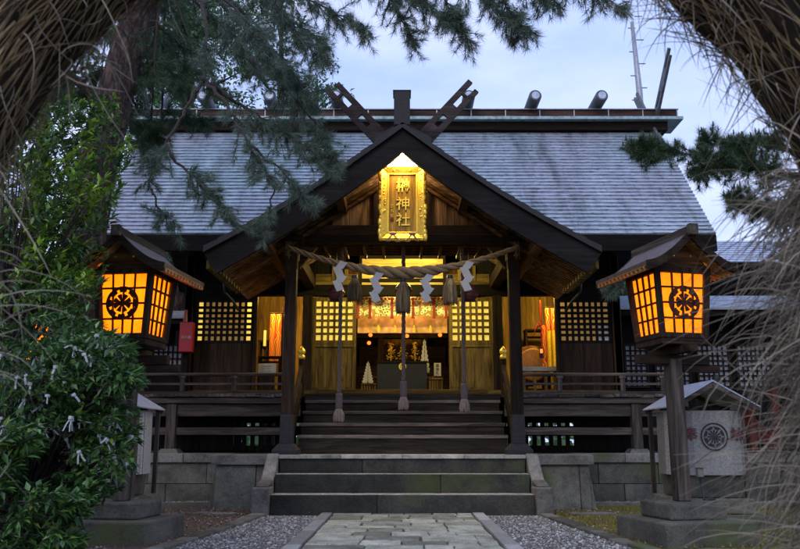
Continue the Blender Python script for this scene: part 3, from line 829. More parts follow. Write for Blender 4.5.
shide(340, 262, 290, 'white zigzag paper streamer hanging at the far left of the rope')
shide(376.5, 273, 301, 'white zigzag paper streamer between the left and middle straw tassels')
shide(427, 275, 301, 'white zigzag paper streamer between the middle and right straw tassels')
shide(467, 262, 290, 'white zigzag paper streamer hanging at the far right of the rope')

# ================================================================ bells with their pull cords
def bell_rope(px, by, ty, label, hang, bx=0):
    Y = 12.95; x = XA(px, 340, Y)
    g = thing('bell_rope', (x, Y, ZA(ty, Y)), label, 'bell rope', 'bells with pull cords')
    bz = ZA(by, Y); xb = x+bx
    m = MB(); m.lathe((xb, Y+.1, bz-.13), [(.02, 0), (.09, .015), (.13, .07), (.14, .12), (.155, .125), (.155, .15), (.14, .155), (.13, .2), (.08, .26), (.03, .285)], 20)
    b = build('bell', m, M['bell'], g, smooth=False, bevel=.003)
    m = MB(); m.box(xb-.1, xb+.1, Y+.09, Y+.11, bz-.15, bz-.12); m.tube([(xb, Y+.1, bz+.15), (xb, Y+.1, TB0+.0)], .012, 6); build('bell_hanger', m, M['black'], b)
    m = MB(); z0 = ZA(ty-28, Y); z1 = TB0+.02
    for k in range(3):
        pts = []; n = 90
        for i in range(n+1):
            u = i/n; z = z1+(z0-z1)*u; an = u*44+k*2.094; pts.append((x+math.cos(an)*.016, Y+math.sin(an)*.016, z))
        m.tube(pts, .019, 6)
    build('cord', m, M['greyrope'], g, smooth=True)
    m = MB(); zt = ZA(ty-28, Y); zm = ZA(ty-12, Y); zb = ZA(ty, Y)
    m.lathe((x, Y, zm), [(.05, 0), (.056, .03), (.055, zt-zm-.03), (.035, zt-zm)], 12); build('cloth_sleeve', m, plain('greyed_sleeve_cloth', (.09, .07, .07), .9), g)
    m = MB(); q = random.Random(px)
    for k in range(46):
        a = 2*math.pi*k/46; r = q.uniform(.05, .085)
        m.tube([(x+math.cos(a)*.035, Y+math.sin(a)*.035, zm+.01), (x+math.cos(a)*r*.9, Y+math.sin(a)*r*.9, (zm+zb)/2), (x+math.cos(a)*r, Y+math.sin(a)*r, zb+q.uniform(-.02, .03))], [.012, .014, .009], 4)
    build('cord_tassel', m, plain('pale_tassel_fibre', (.20, .155, .125), .9), g)
bell_rope(340, 292, 421, 'left bell pull cord, thick twisted and longest, ending in a wide tassel', 0, -.09)
bell_rope(403.5, 290, 409, 'middle bell pull cord hanging in front of the offering box', 0)
bell_rope(463.5, 292, 411, 'right bell pull cord with a maroon bell beside it', 0, .12)

# ================================================================ things inside the hall
g = thing('offering_box', (0, 16.0, FZ), 'dark blue black offering box with round gold crest in the central doorway', 'offering box')
x0, x1, z1 = XA(377, 375, 15.9), XA(427, 375, 15.9), ZA(361, 15.9)
m = MB(); m.box(x0, x1, 15.9, 16.5, FZ+.0, z1-.04); build('box_body', m, M['navy'], g, bevel=.01)
m = MB(); m.box(x0-.02, x1+.02, 15.88, 15.93, z1-.038, z1); m.box(x0-.02, x1+.02, 16.47, 16.52, z1-.038, z1)
for k in range(9): xx = x0+.03+(x1-x0-.06)*k/8; m.box(xx-.02, xx+.02, 15.932, 16.468, z1-.03, z1-.008)
build('slatted_top', m, W['blacky'], g)
m = MB(); zc2 = ZA(366.5, 15.88); m.sector((XA(402.5, 365, 15.88), zc2), .05, .075, 0, 2*math.pi, 15.885, .012, 20); m.sector((XA(402.5, 365, 15.88), zc2), .0, .035, 0, 2*math.pi, 15.885, .012, 12)
for k in range(8): m.sector((XA(402.5, 365, 15.88), zc2), .036, .05, k*math.pi/4, k*math.pi/4+.3, 15.885, .012, 2)
build('gold_crest', m, M['gold'], g)
# curtains
def cloth_strip(mb, x0, x1, z0, z1, Y, amp, waves, n=60):
    for i in range(n):
        a, b = i/n, (i+1)/n; f = lambda u: Y + amp*math.sin(u*waves*2*math.pi) + amp*.4*math.sin(u*waves*5.1)
        xa_, xb_ = x0+(x1-x0)*a, x0+(x1-x0)*b
        mb.hexa([(xa_, f(a), z0), (xb_, f(b), z0), (xb_, f(b)+.006, z0), (xa_, f(a)+.006, z0)], [(xa_, f(a), z1), (xb_, f(b), z1), (xb_, f(b)+.006, z1), (xa_, f(a)+.006, z1)])
def brocade(name, c, pats, scale):
    m, nt, b = nmat(name); co = coords(nt, (1, 1, 1))
    v = N(nt, 'ShaderNodeTexVoronoi', i_Scale=scale); L(nt, co, v.inputs['Vector'])
    n = N(nt, 'ShaderNodeTexNoise', i_Scale=scale*.5, i_Detail=3.0); L(nt, co, n.inputs['Vector'])
    r = ramp(nt, v.outputs[0], [(.0, pats[0]), (.22, pats[0]), (.27, c), (.45, c), (.55, pats[1])]); r.color_ramp.interpolation = 'CONSTANT'
    r2 = ramp(nt, n.outputs[0], [(.45, (1, 1, 1)), (.6, (.75, .8, .6))])
    L(nt, mul(nt, r.outputs[0], r2.outputs[0]), b.inputs['Base Color']); b.inputs['Roughness'].default_value = .7; return m
yC = 15.75; cw = X['g']*1.01
g = thing('brocade_curtain', (0, yC, ZA(316, yC)), 'white brocade curtain with green leaves and red ribbons across the doorway top', 'curtain')
m = MB(); cloth_strip(m, -cw, cw, ZA(316, yC), ZA(296, yC), yC, .012, 6); build('curtain_cloth', m, brocade('leafy_white_brocade', (1.0, .95, .62), ((.08, .3, .06), (.5, .3, .08)), 14), g)
for i, px in enumerate((370, 392, 413, 434, 358, 446)):
    m = MB(); x = XA(px, 305, yC-.05); m.box(x-.025, x+.025, yC-.05, yC-.04, ZA(318, yC), ZA(298, yC)); m.box(x-.035, x+.035, yC-.055, yC-.045, ZA(319, yC), ZA(317.5, yC))
    build('ribbon', m, plain('deep_red_ribbon', (.28, .03, .02), .7), g)
m = MB(); 
for k in range(24): x = -cw+.04+(2*cw-.08)*k/23; blob(m, (x, yC-.04, ZA(299, yC)), .028, 6)
build('fringe', m, plain('maroon_fringe', (.22, .06, .04), .8), g)
yC2 = 16.1
g = thing('peach_curtain', (0, yC2, ZA(333, yC2)), 'peach coloured lower curtain with hanging gold tags in the doorway', 'curtain')
m = MB(); cloth_strip(m, -cw, cw, ZA(333, yC2), ZA(310, yC2), yC2, .015, 5); build('curtain_cloth', m, brocade('peach_brocade', (.9, .5, .26), ((.95, .7, .42), (.75, .44, .22)), 9), g)
for px in (378.5, 395, 414, 430.5):
    m = MB(); x = XA(px, 325, yC2-.05); m.box(x-.018, x+.018, yC2-.06, yC2-.05, ZA(328, yC2), ZA(320, yC2)); m.box(x-.028, x+.028, yC2-.065, yC2-.055, ZA(333, yC2), ZA(328.2, yC2))
    build('gold_tag', m, M['gold'], g)
# red lanterns / lights
for px, py, lb in ((370.5, 335, 'small glowing red orange lamp at the upper left of the altar'), (369, 343, 'small glowing red orange lamp, lower of the two on the left of the altar'), (407, 336, 'small glowing red orange lamp above the middle of the altar'), (440, 335, 'small glowing red orange lamp at the upper right of the altar')):
    m = MB(); c = PT(px, py, 17.0); blob(m, c, .042, 10, (1, 1, 1)); o = build('altar_lamp', m, M['bulb']); tag(o, lb, 'lamp')
g = thing('altar', (0, 18.3, FZ), 'dark timber altar with tiers at the back of the central hall', 'altar')
m = MB(); m.box(-1.2, 1.2, 18.0, 18.9, FZ, FZ+.7); m.box(-1.0, 1.0, 18.5, 19.2, FZ+.7, FZ+1.2); build('tier', m, W['darkx'], g, bevel=.01)
m = MB()
for x in (-1.1, -.5, .5, 1.1): m.box(x-.06, x+.06, 18.2, 18.32, FZ+.71, 4.2)
m.box(-1.3, 1.3, 18.15, 18.4, 3.3, 3.45); build('pillar', m, W['darkz'], g)
m = MB(); m.box(-.45, .45, 19.2, 19.25, FZ+1.25, FZ+2.0); build('mirror_shrine', m, M['goldp'], g)
q = random.Random(9)
for px, lb in ((391, 'gilded paper flower offering at the left of the altar'), (403, 'gilded paper flower offering in the middle of the altar'), (415, 'gilded paper flower offering at the right of the altar')):
    m = MB(); zb_ = ZA(360, 17.0); x = XA(px, 350, 17.0)
    for k in range(60):
        z = zb_+.02+.36*q.random(); s = .085*(1-(z-zb_)/.5); c = Vector((x+q.uniform(-s, s)*1.3, 17.0+q.uniform(-s, s), z)); m.bar(c, c+Vector((q.uniform(-.04, .04), q.uniform(-.02, .02), q.uniform(-.03, .03))), .022, .008)
    m.tube([(x, 17.0, zb_-.35), (x, 17.0, zb_+.3)], .012, 6)
    o = build('gold_flower_offering', m, M['gold']); tag(o, lb, 'altar ornament')
g = thing('offering_table', (0, 17, FZ), 'low timber table carrying the gilded flowers behind the offering box', 'table')
m = MB(); zz = ZA(360, 17.0)-.36; m.box(-.8, .8, 16.85, 17.2, zz-.04, zz); build('tabletop', m, W['warmx'], g)
for x in (-.7, .7):
    for y in (16.9, 17.15): m = MB(); m.box(x-.03, x+.03, y-.03, y+.03, FZ, zz-.04); build('leg', m, W['warmz'], g)
def paper_stack(px, py0, py1, Y, label, w):
    z0, z1 = ZA(py1, Y), ZA(py0, Y); x = XA(px, (py0+py1)/2, Y); g = thing('paper_wand', (x, Y, FZ), label, 'ritual paper')
    m = MB(); n = 7; q = random.Random(px)
    for k in range(n):
        u = k/n; zt = z1-(z1-z0)*u; ww = w*(.25+.75*u)
        for s in (-1, 1):
            m.prism([(x, Y-.01*k, zt+.03), (x+s*ww, Y-.01*k-.01, zt-.02), (x+s*ww*.8, Y-.01*k-.01, zt-(z1-z0)/n*1.3), (x+s*.01, Y-.01*k, zt-(z1-z0)/n)], (0, .004, 0))
    build('folded_paper', m, M['white'], g)
    m = MB(); m.tube([(x, Y+.02, FZ), (x, Y+.02, z1+.05)], .012, 6); m.box(x-.1, x+.1, Y-.08, Y+.12, FZ, FZ+.04); build('stand', m, W['warmz'], g)
paper_stack(424.5, 341, 372, 16.25, 'tall white folded paper wand to the right of the offering box', .12)
paper_stack(368, 363, 383, 16.0, 'short white folded paper wand to the left of the offering box', .13)
g = thing('notice_board', (XA(437, 370, 16.1), 16.1, FZ), 'small white notice with black writing right of the offering box', 'sign')
m = MB(); m.pbox(434, 363, 441, 376, 16.1, .02); build('board', m, M['white'], g)
for i, ch in enumerate('御神札'): text('lettering', ch, (XA(437.5, 370, 16.09), 16.095, ZA(366+i*3.6, 16.09)), .07, M['ink'], g, .002)
m = MB(); c = XA(437.5, 370, 16.1); m.box(c-.1, c+.1, 16.125, 16.15, FZ, ZA(376, 16.1)); build('stand', m, W['warmz'], g)
def wood_stand(px0, px1, py, label):
    Y = 15.75; z1 = ZA(py, Y); x0, x1 = XA(px0, py, Y), XA(px1, py, Y)
    g = thing('low_stand', ((x0+x1)/2, Y, FZ), label, 'stand')
    m = MB(); m.box(x0, x1, Y, Y+.2, z1-.03, z1); build('top', m, W['goldx'], g, bevel=.004)
    m = MB(); n = 6
    for k in range(n): xx = x0+.02+(x1-x0-.04)*k/(n-1); m.box(xx-.012, xx+.012, Y+.02, Y+.18, FZ, z1-.031)
    build('slat', m, W['goldz'], g)
wood_stand(361, 376, 383, 'low pale slatted stand left of the offering box')
wood_stand(429, 443, 378, 'low pale slatted stand right of the offering box')

# banners, drum, notices in the side rooms
def flame(name, base, c2):
    m, nt, b = nmat(name); co = coords(nt, (1, 1, 1))
    n = N(nt, 'ShaderNodeTexVoronoi', i_Scale=9.0, feature='SMOOTH_F1'); L(nt, co, n.inputs['Vector'])
    w = N(nt, 'ShaderNodeTexWave', i_Scale=3.5, i_Distortion=9.0, i_Detail=2.0); L(nt, co, w.inputs['Vector'])
    r = ramp(nt, w.outputs[1], [(.3, c2), (.45, base), (.7, tuple(min(1, v*1.4) for v in base)), (.85, c2)]); L(nt, r.outputs[0], b.inputs['Base Color']); b.inputs['Roughness'].default_value = .7; return m
def banner(px0, px1, py0, py1, Y, label, mt, mt2=None, pys=None):
    x0, x1 = XA(px0, 340, Y), XA(px1, 340, Y); z0, z1 = ZA(py1, Y), ZA(py0, Y)
    g = thing('brocade_banner', ((x0+x1)/2, Y, FZ), label, 'banner')
    zs = ZA(pys, Y) if pys else z0
    m = MB(); cloth_strip(m, x0, x1, zs, z1, Y, .008, 2, 16); build('banner_cloth', m, mt, g)
    if mt2:
        m = MB(); cloth_strip(m, x0+.02, x1, z0, zs-.003, Y, .008, 2, 16); build('banner_tail', m, mt2, g)
        m = MB(); cloth_strip(m, x0-.08, x0+.015, z0+.02, zs+.1, Y+.02, .006, 1, 8); build('banner_edge', m, mt, g)
    m = MB(); m.tube([(x1+.02, Y+.04, FZ), (x1+.02, Y+.04, z1+.15)], .018, 8); m.tube([(x0, Y+.02, z1+.02), (x1+.04, Y+.02, z1+.02)], .012, 6); m.lathe(((x0+x1)/2, Y+.04, FZ), [(.14, 0), (.12, .04), (.03, .06)], 12); m.tube([(x1+.02, Y+.04, FZ+.03), ((x0+x1)/2, Y+.04, FZ+.03)], .015, 6)
    build('pole', m, M['black'], g)
banner(269.5, 281, 314, 362, 16.0, 'orange and red flame patterned banner in the left side room', flame('flame_brocade', (1.0, .62, .08), (.8, .15, .02)))
banner(546, 556, 308, 372, 15.9, 'red patterned banner with plain yellow lower half in the right side room', flame('gold_red_brocade', (.95, .5, .06), (.6, .06, .02)), plain('yellow_silk', (.9, .6, .03), .6), 330)
dm = thing('taiko_drum', (XA(530, 360, 16.4), 16.4, FZ), 'large brown barrel drum on the floor of the right side room', 'drum')
c = PT(531, 366, 16.4)
m = MB(); m.lathe((c.x, 16.1, c.z), [(.33, 0), (.40, .15), (.42, .3), (.40, .45), (.33, .6)], 28, axis='y'); build('drum_barrel', m, W['warmy'], dm, smooth=True)
m = MB(); m.lathe((c.x, 16.085, c.z), [(.31, 0), (.33, .016)], 28, axis='y'); build('drum_skin', m, plain('tan_hide', (.30, .15, .05), .6), dm)
m = MB(); m.box(c.x-.35, c.x-.25, 16.15, 16.65, FZ, c.z-.2); m.box(c.x+.25, c.x+.35, 16.15, 16.65, FZ, c.z-.2); m.box(c.x-.4, c.x+.4, 16.15, 16.25, FZ, FZ+.08); build('drum_stand', m, W['darkx'], dm)
g = thing('hanging_talisman', (XA(541, 350, 15.85), 15.85, ZA(357, 15.85)), 'red tasselled talisman hanging before the yellow banner', 'talisman')
m = MB(); m.pbox(539.5, 347, 543.5, 358, 15.82, .05); build('talisman_case', m, M['black'], g, bevel=.01)
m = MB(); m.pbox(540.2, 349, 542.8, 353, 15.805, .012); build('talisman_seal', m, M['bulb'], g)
m = MB(); p0 = PT(541.5, 347, 15.84)
m.tube([p0, PT(541.5, 335, 15.84), PT(541, 322, 15.84), PT(540, 300, 15.84)], .012, 6); build('cord', m, M['red'], g)
m = MB(); 
for k in range(7): m.tube([PT(541, 324, 15.84), PT(538-k*.4, 323+k, 15.84), PT(535-k*.2, 331+k*.8, 15.84)], [.014, .018, .01], 5)
build('red_tassel', m, M['red'], g)
def furniture(px0, px1, pyt, Y, d, label, name='low_table', cat='table', shelves=()):
    z = ZA(pyt, Y); x0, x1 = XA(px0, pyt, Y), XA(px1, pyt, Y)
    g = thing(name, ((x0+x1)/2, Y+d/2, FZ), label, cat)
    m = MB(); m.box(x0, x1, Y, Y+d, z-.04, z); build('tabletop', m, W['darkx'], g, bevel=.005)
    for x in (x0+.03, x1-.03):
        for y in (Y+.03, Y+d-.03): m = MB(); m.box(x-.02, x+.02, y-.02, y+.02, FZ, z-.041); build('leg', m, W['darkz'], g)
    for s in shelves: m = MB(); m.box(x0+.055, x1-.055, Y+.01, Y+d-.01, ZA(s, Y)-.02, ZA(s, Y)); build('shelf', m, W['darkx'], g)
furniture(258, 281, 356, 15.75, .22, 'dark narrow table below the flame patterned banner in the left room', shelves=(361,))
furniture(258, 268, 340, 16.9, .3, 'small dark side table at the back left of the left room')
g = thing('candle_stand', (XA(265, 335, 16.5), 16.5, FZ), 'slender candle stand with a pale candle in the left room', 'candle stand')
x = XA(265, 335, 16.5); m = MB(); m.lathe((x, 16.5, FZ), [(.1, 0), (.09, .03), (.015, .06), (.015, .9), (.06, .95), (.06, .97)], 12); build('stand', m, M['black'], g)
m = MB(); m.tube([(x, 16.5, FZ+.97), (x, 16.5, FZ+1.3)], .028, 10); build('candle', m, M['shojib'], g)
g = thing('white_sign_card', (XA(265, 368, 15.6), 15.6, FZ), 'white printed card propped at the foot of the left room opening', 'sign')
m = MB(); m.pbox(258, 363.5, 276, 374, 15.6, .015); build('card', m, M['white'], g)
for k in range(3): m = MB(); m.pbox(262, 365.7+k*2.5, 271.5-(k % 2)*2, 366.5+k*2.5, 15.59, .006); build('print_line', m, plain('grey_print', (.3, .3, .3), .8), g)
m = MB(); c = XA(267, 370, 15.62); m.box(c-.15, c+.15, 15.62, 15.66, FZ, ZA(374, 15.6)+.1); build('prop', m, W['darkz'], g)
g = thing('white_counter', (XA(541, 375, 15.62), 15.62, FZ), 'white topped counter inside the right room opening', 'counter')
m = MB(); m.pbox(523, 366.5, 557, 371, 15.6, .2); build('counter_top', m, M['edge'], g)
m = MB(); 
for px in (524, 535, 546, 556): c = XA(px, 380, 15.64); m.box(c-.03, c+.03, 15.64, 15.7, FZ, ZA(371, 15.6)-.002)
build('counter_leg', m, W['goldz'], g)
furniture(525, 545, 329, 17.4, .3, 'tall dark shelf unit behind the drum in the right room', 'shelf_unit', 'shelf', shelves=(336, 350))
for px0, px1, py0, py1, lb, mt in ((284, 289, 300, 318, 'red and white patterned hanging scroll in the left room', flame('red_white_print', (.75, .6, .5), (.55, .05, .04))), (302.2, 304, 305, 345, 'narrow patterned hanging scroll beside the left room post', flame('orange_print', (.7, .5, .3), (.5, .12, .03))), (508, 513, 318, 338, 'red hanging cloth behind the right porch post', M['red'])):
    m = MB(); Y = 17.5 if px0 != 302.2 else 16.2; m.pbox(px0, py0, px1, py1, Y, .01); o = build('hanging_scroll', m, mt); tag(o, lb, 'scroll')

# ================================================================ small things on the hall
g = thing('red_equipment_box', (XA(185, 340, 14.9), 14.9, ZA(352, 14.9)), 'tall red box with white lettering mounted at the left end of the hall', 'box')
m = MB(); m.pbox(179, 322, 192.5, 352, 14.9, .16); build('box_body', m, M['red'], g, bevel=.015)
text('lettering', '消火器', (XA(185.8, 337, 14.89), 14.893, ZA(337.5, 14.9)), .065, M['white'], g, .002)
m = MB(); x = XA(185.7, 316, 14.95); m.tube([(x, 14.95, ZA(322, 14.95)), (x, 14.95, ZA(310, 14.95))], [.04, .03], 10); build('top_lamp', m, plain('dark_red_lens', (.2, .03, .03), .4), g)
m = MB(); m.box(x-.2, x+.2, 15.06, 15.1, ZA(345, 14.95), ZA(330, 14.95)); m.box(x-.05, x+.05, 15.05, 15.2, VZ, ZA(330, 14.95)); build('bracket', m, W['blackz'], g)
# ================================================================ stone platform
PZ = .79
M['tread'] = stone('lit_pale_tread', (.36, .35, .29), 5, .05)  # pale colour imitates light caught on the treads and landing slab
pf = thing('stone_platform', (0, 13, 0), 'low weathered stone block platform with three front steps under the shrine', 'stone platform')
def blocks(mb, x0, x1, y0, y1, z0, z1, rows, w, q, batter=0.0):
    for r in range(rows):
        za, zb_ = z0+(z1-z0)*r/rows, z0+(z1-z0)*(r+1)/rows; x = x0
        first = w*(.5 if r % 2 else 1)
        while x < x1-.01:
            x2 = min(x1, x+(first if x == x0 else w*q.uniform(.75, 1.25)))
            if x1-x2 < .15: x2 = x1
            j = q.uniform(-.008, .008)
            ba = batter*(1-(za-z0)/(z1-z0)); bb = batter*(1-(zb_-z0)/(z1-z0))
            mb.hexa([(x+.004, y0+j-ba, za+.003), (x2-.004, y0+j-ba, za+.003), (x2-.004, y1, za+.003), (x+.004, y1, za+.003)], [(x+.004, y0+j-bb, zb_-.003), (x2-.004, y0+j-bb, zb_-.003), (x2-.004, y1, zb_-.003), (x+.004, y1, zb_-.003)])
            x = x2
q = random.Random(4)
m = MB(); m.box(-6.9, 6.9, 14.0, 19.9, -.1, PZ-.003); m.box(-2.7, 2.7, 12.7, 13.99, -.1, PZ-.003); build('core', m, M['stepstone'], pf)
m = MB()
for sx in (-1, 1):
    a, b = sorted((sx*2.86, sx*7.0)); blocks(m, a, b, 13.8, 13.99, -.05, PZ-.15, 2, .85, q)
    a, b = sorted((sx*2.06, sx*2.84)); blocks(m, a, b, 12.5, 12.69, -.05, PZ-.15, 1, .62, q, .08)
    if sx > 0: m.hexa([(2.72, 12.5, -.05), (2.93, 12.5, -.05), (2.93, 13.79, -.05), (2.72, 13.79, -.05)], [(2.72, 12.55, PZ-.153), (2.84, 12.55, PZ-.153), (2.84, 13.79, PZ-.153), (2.72, 13.79, PZ-.153)])
    else: m.hexa([(-2.93, 12.5, -.05), (-2.72, 12.5, -.05), (-2.72, 13.79, -.05), (-2.93, 13.79, -.05)], [(-2.84, 12.55, PZ-.153), (-2.72, 12.55, PZ-.153), (-2.72, 13.79, PZ-.153), (-2.84, 13.79, PZ-.153)])
build_split('retaining_wall', m, M['stone'], pf, bevel=.012)
m = MB()
for sx in (-1, 1):
    x = 2.9
    while x < 7:
        x2 = min(7.02, x+q.uniform(.7, 1.2)); a, b = sorted((sx*x, sx*x2)); m.box(a+.003, b-.003, 13.76+q.uniform(-.01, .01), 14.4, PZ-.147, PZ+q.uniform(0, .006)); x = x2
    a, b = sorted((sx*1.85, sx*2.9)); m.box(a, b, 12.44, 13.755, PZ-.147, PZ+.004)
build_split('cap_stone', m, M['cap'], pf, key=lambda c: (c[0] > 0, abs(c[0]) < 2.85), bevel=.012)
m = MB()
for i in range(4):
    x0 = -1.845+i*.9225; m.box(x0+.002, x0+.92, 12.26, 13.9, PZ-.05, PZ+.006)
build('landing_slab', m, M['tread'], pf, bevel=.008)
tops = [PZ/3, 2*PZ/3, PZ-.055]; ys = [11.5, 11.9, 12.3]
for i in range(3):
    m = MB(); cuts = [-1.84, (-.35, .55, -.6)[i], 1.84]
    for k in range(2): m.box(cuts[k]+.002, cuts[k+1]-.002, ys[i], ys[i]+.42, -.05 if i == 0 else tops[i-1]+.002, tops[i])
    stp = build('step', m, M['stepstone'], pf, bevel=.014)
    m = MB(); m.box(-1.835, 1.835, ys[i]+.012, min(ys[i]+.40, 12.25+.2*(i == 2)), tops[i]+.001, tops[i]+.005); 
    if i < 2: build('lit_tread', m, M['tread'], stp)  # thin paler sheet on the step top, painted as if lit
for sx in (-1, 1):
    m = MB(); a, b = sorted((sx*1.86, sx*2.05))
    m.box(a-.02, b+.02, 11.35, 11.85, -.05, .37); m.hexa([(a, 11.86, -.05), (b, 11.86, -.05), (b, 12.43, -.05), (a, 12.43, -.05)], [(a, 11.86, .42), (b, 11.86, .42), (b, 12.43, PZ+.03), (a, 12.43, PZ+.03)])
    m.hexa([(a, 11.48, .375), (b, 11.48, .375), (b, 11.86, .375), (a, 11.86, .375)], [(a+.01, 11.6, .43), (b-.01, 11.6, .43), (b-.0, 11.86, .455), (a+.0, 11.86, .455)])
    build('cheek_stone', m, M['cap'], pf, bevel=.02)

# ================================================================ ground, path, gravel
def groundm():
    m, nt, b = nmat('damp_leafy_soil'); co = coords(nt, (1, 1, 1))
    n1 = N(nt, 'ShaderNodeTexNoise', i_Scale=38.0, i_Detail=8.0, i_Roughness=.8); L(nt, co, n1.inputs['Vector'])
    n2 = N(nt, 'ShaderNodeTexNoise', i_Scale=.9, i_Detail=7.0, i_Roughness=.65); L(nt, co, n2.inputs['Vector'])
    n3 = N(nt, 'ShaderNodeTexNoise', i_Scale=7.0, i_Detail=6.0); L(nt, co, n3.inputs['Vector'])
    r = ramp(nt, n1.outputs[0], [(.35, (.035, .024, .018)), (.5, (.12, .08, .06)), (.62, (.22, .16, .13)), (.72, (.34, .29, .26))])
    r3 = ramp(nt, n1.outputs[0], [(.35, (.04, .042, .006)), (.6, (.24, .22, .03)), (.75, (.36, .30, .06))])
    # moss grows mostly on the right hand side of the court
    sx = N(nt, 'ShaderNodeSeparateXYZ'); L(nt, co, sx.inputs[0])
    mr = N(nt, 'ShaderNodeMapRange'); mr.inputs[1].default_value = -3; mr.inputs[2].default_value = 3; mr.inputs[3].default_value = -.14; mr.inputs[4].default_value = .16; L(nt, sx.outputs[0], mr.inputs[0])
    a = N(nt, 'ShaderNodeMath', operation='ADD'); L(nt, n2.outputs[0], a.inputs[0]); L(nt, mr.outputs[0], a.inputs[1])
    a2 = N(nt, 'ShaderNodeMath', operation='MULTIPLY_ADD'); L(nt, n3.outputs[0], a2.inputs[0]); a2.inputs[1].default_value = .35; L(nt, a.outputs[0], a2.inputs[2])
    mk = ramp(nt, a2.outputs[0], [(.66, 0), (.80, 1)])
    x = N(nt, 'ShaderNodeMix', data_type='RGBA'); L(nt, mk.outputs[0], x.inputs[0]); L(nt, r.outputs[0], x.inputs[6]); L(nt, r3.outputs[0], x.inputs[7]); L(nt, x.outputs[2], b.inputs['Base Color'])
    b.inputs['Roughness'].default_value = .9; b.inputs['Specular IOR Level'].default_value = .2
    bp = N(nt, 'ShaderNodeBump', i_Strength=1.0, i_Distance=.03); L(nt, n1.outputs[0], bp.inputs['Height']); L(nt, bp.outputs[0], b.inputs['Normal']); return m
m = MB(); gx = [-300, -60, -20] + [-12+i*.5 for i in range(49)] + [20, 60, 300]; gy = [-60, -10, 0, 4] + [7+i*.3 for i in range(28)] + [20, 40, 100, 450]
q = random.Random(8); idx = {}
for i, x in enumerate(gx):
    for j, y in enumerate(gy):
        z = 0 if (abs(x) < 2.3 or y > 13) else .035*noise.noise(Vector((x*.7, y*.7, 3)))
        idx[i, j] = len(m.v); m.v.append((x, y, z-.004))
for i in range(len(gx)-1):
    for j in range(len(gy)-1): m.f.append((idx[i, j], idx[i+1, j], idx[i+1, j+1], idx[i, j+1]))
tag(build('ground', m, groundm(), base=(0, 0, 0)), kind='structure')
# path slabs
m = MB(); m.box(-.96, .96, 2, 11.49, -.05, .004); o = build('path_bed', m, plain('mossy_joint_soil', (.055, .06, .03), .9, 0, .5, 40), base=(0, 8, 0)); tag(o, kind='structure')
m = MB(); y = 2.0; q = random.Random(21)
while y < 11.45:
    h = q.uniform(.26, .46); y2 = min(11.47, y+h)
    if 11.47-y2 < .14: y2 = 11.47
    x = -.95
    while x < .94:
        x2 = min(.95, x+q.uniform(.28, .62))
        if .95-x2 < .16: x2 = .95
        g_ = .009; j = lambda: q.uniform(-.011, .011)
        P = [(x+g_+j(), y+g_+j()), (x2-g_+j(), y+g_+j()), (x2-g_+j(), y2-g_+j()), (x+g_+j(), y2-g_+j())]; z = .022+q.uniform(-.006, .006)
        m.hexa([(p[0], p[1], -.03) for p in P], [(p[0], p[1], z+q.uniform(-.002, .002)) for p in P]); x = x2
    y = y2
o = build('path', m, M['flag'], bevel=.012, base=(0, 8, 0)); tag(o, kind='structure')
m = MB()
for sx in (-1, 1):
    y = 2
    while y < 11.4: y2 = min(11.47, y+1.2); a, b = sorted((sx*.965, sx*1.115)); m.box(a, b, y+.003, y2-.003, -.05, .035); y = y2
o = build('path_edging', m, M['edge'], bevel=.01, base=(0, 8, 0)); tag(o, kind='structure')
def kx(y): return 1.86 + .30*((11.3-y)/3.3)**1.25 if y < 11.3 else 1.86
m = MB(); q = random.Random(6)
for sx in (-1, 1):
    y = 6.5
    while y < 11.25:
        y2 = min(11.3, y+q.uniform(.3, .6)); a0, a1 = kx(y), kx(y2); w0, w1 = q.uniform(.13, .2), q.uniform(.13, .2); z = q.uniform(.03, .045)
        m.hexa([(sx*a0, y+.01, -.05), (sx*(a0+w0), y+.01, -.05), (sx*(a1+w1), y2-.01, -.05), (sx*a1, y2-.01, -.05)], [(sx*a0, y+.01, z), (sx*(a0+w0), y+.01, z), (sx*(a1+w1), y2-.01, z), (sx*a1, y2-.01, z)]); y = y2
o = build('kerb', m, M['base'], bevel=.015, base=(0, 8, 0)); tag(o, kind='structure')
for sx in (-1, 1):
    m = MB(); a, b = sorted((sx*2.95, sx*6.9)); m.box(a, b, 13.08, 13.2, -.05, .05); o = build('drain_kerb', m, M['cap'], bevel=.01); tag(o, kind='structure')
    m = MB(); m.hexa([(sx*2.35, 11.4, -.02), (sx*2.95, 11.5, -.02), (sx*2.85, 11.75, -.02), (sx*2.3, 11.6, -.02)], [(sx*2.35, 11.4, .025), (sx*2.95, 11.5, .025), (sx*2.85, 11.75, .025), (sx*2.3, 11.6, .025)]); o = build('sunken_slab', m, M['cap'], bevel=.01); tag(o, kind='structure')
def pebbles(name, n, fn, size, mt, seed, label=None):
    q = random.Random(seed); m = MB()
    for _ in range(n):
        x, y = fn(q); s = size*q.uniform(.55, 1.4); a = q.uniform(0, 6.3); z = s*q.uniform(.05, .35)
        ex = Vector((math.cos(a), math.sin(a), q.uniform(-.3, .3)))*s*q.uniform(.8, 1.3); ey = Vector((-math.sin(a), math.cos(a), q.uniform(-.3, .3)))*s*q.uniform(.6, 1); ez = Vector((0, 0, s*q.uniform(.4, .75))); c = Vector((x, y, z)); k = len(m.v)
        m.v += [tuple(c+v) for v in (ex, ey, -ex, -ey, ez, -ez)]
        m.f += [(k, k+1, k+4), (k+1, k+2, k+4), (k+2, k+3, k+4), (k+3, k, k+4), (k+1, k, k+5), (k+3, k+2, k+5)]
    o = build(name, m, mt, base=(0, 8, 0)); tag(o, kind='stuff'); return o
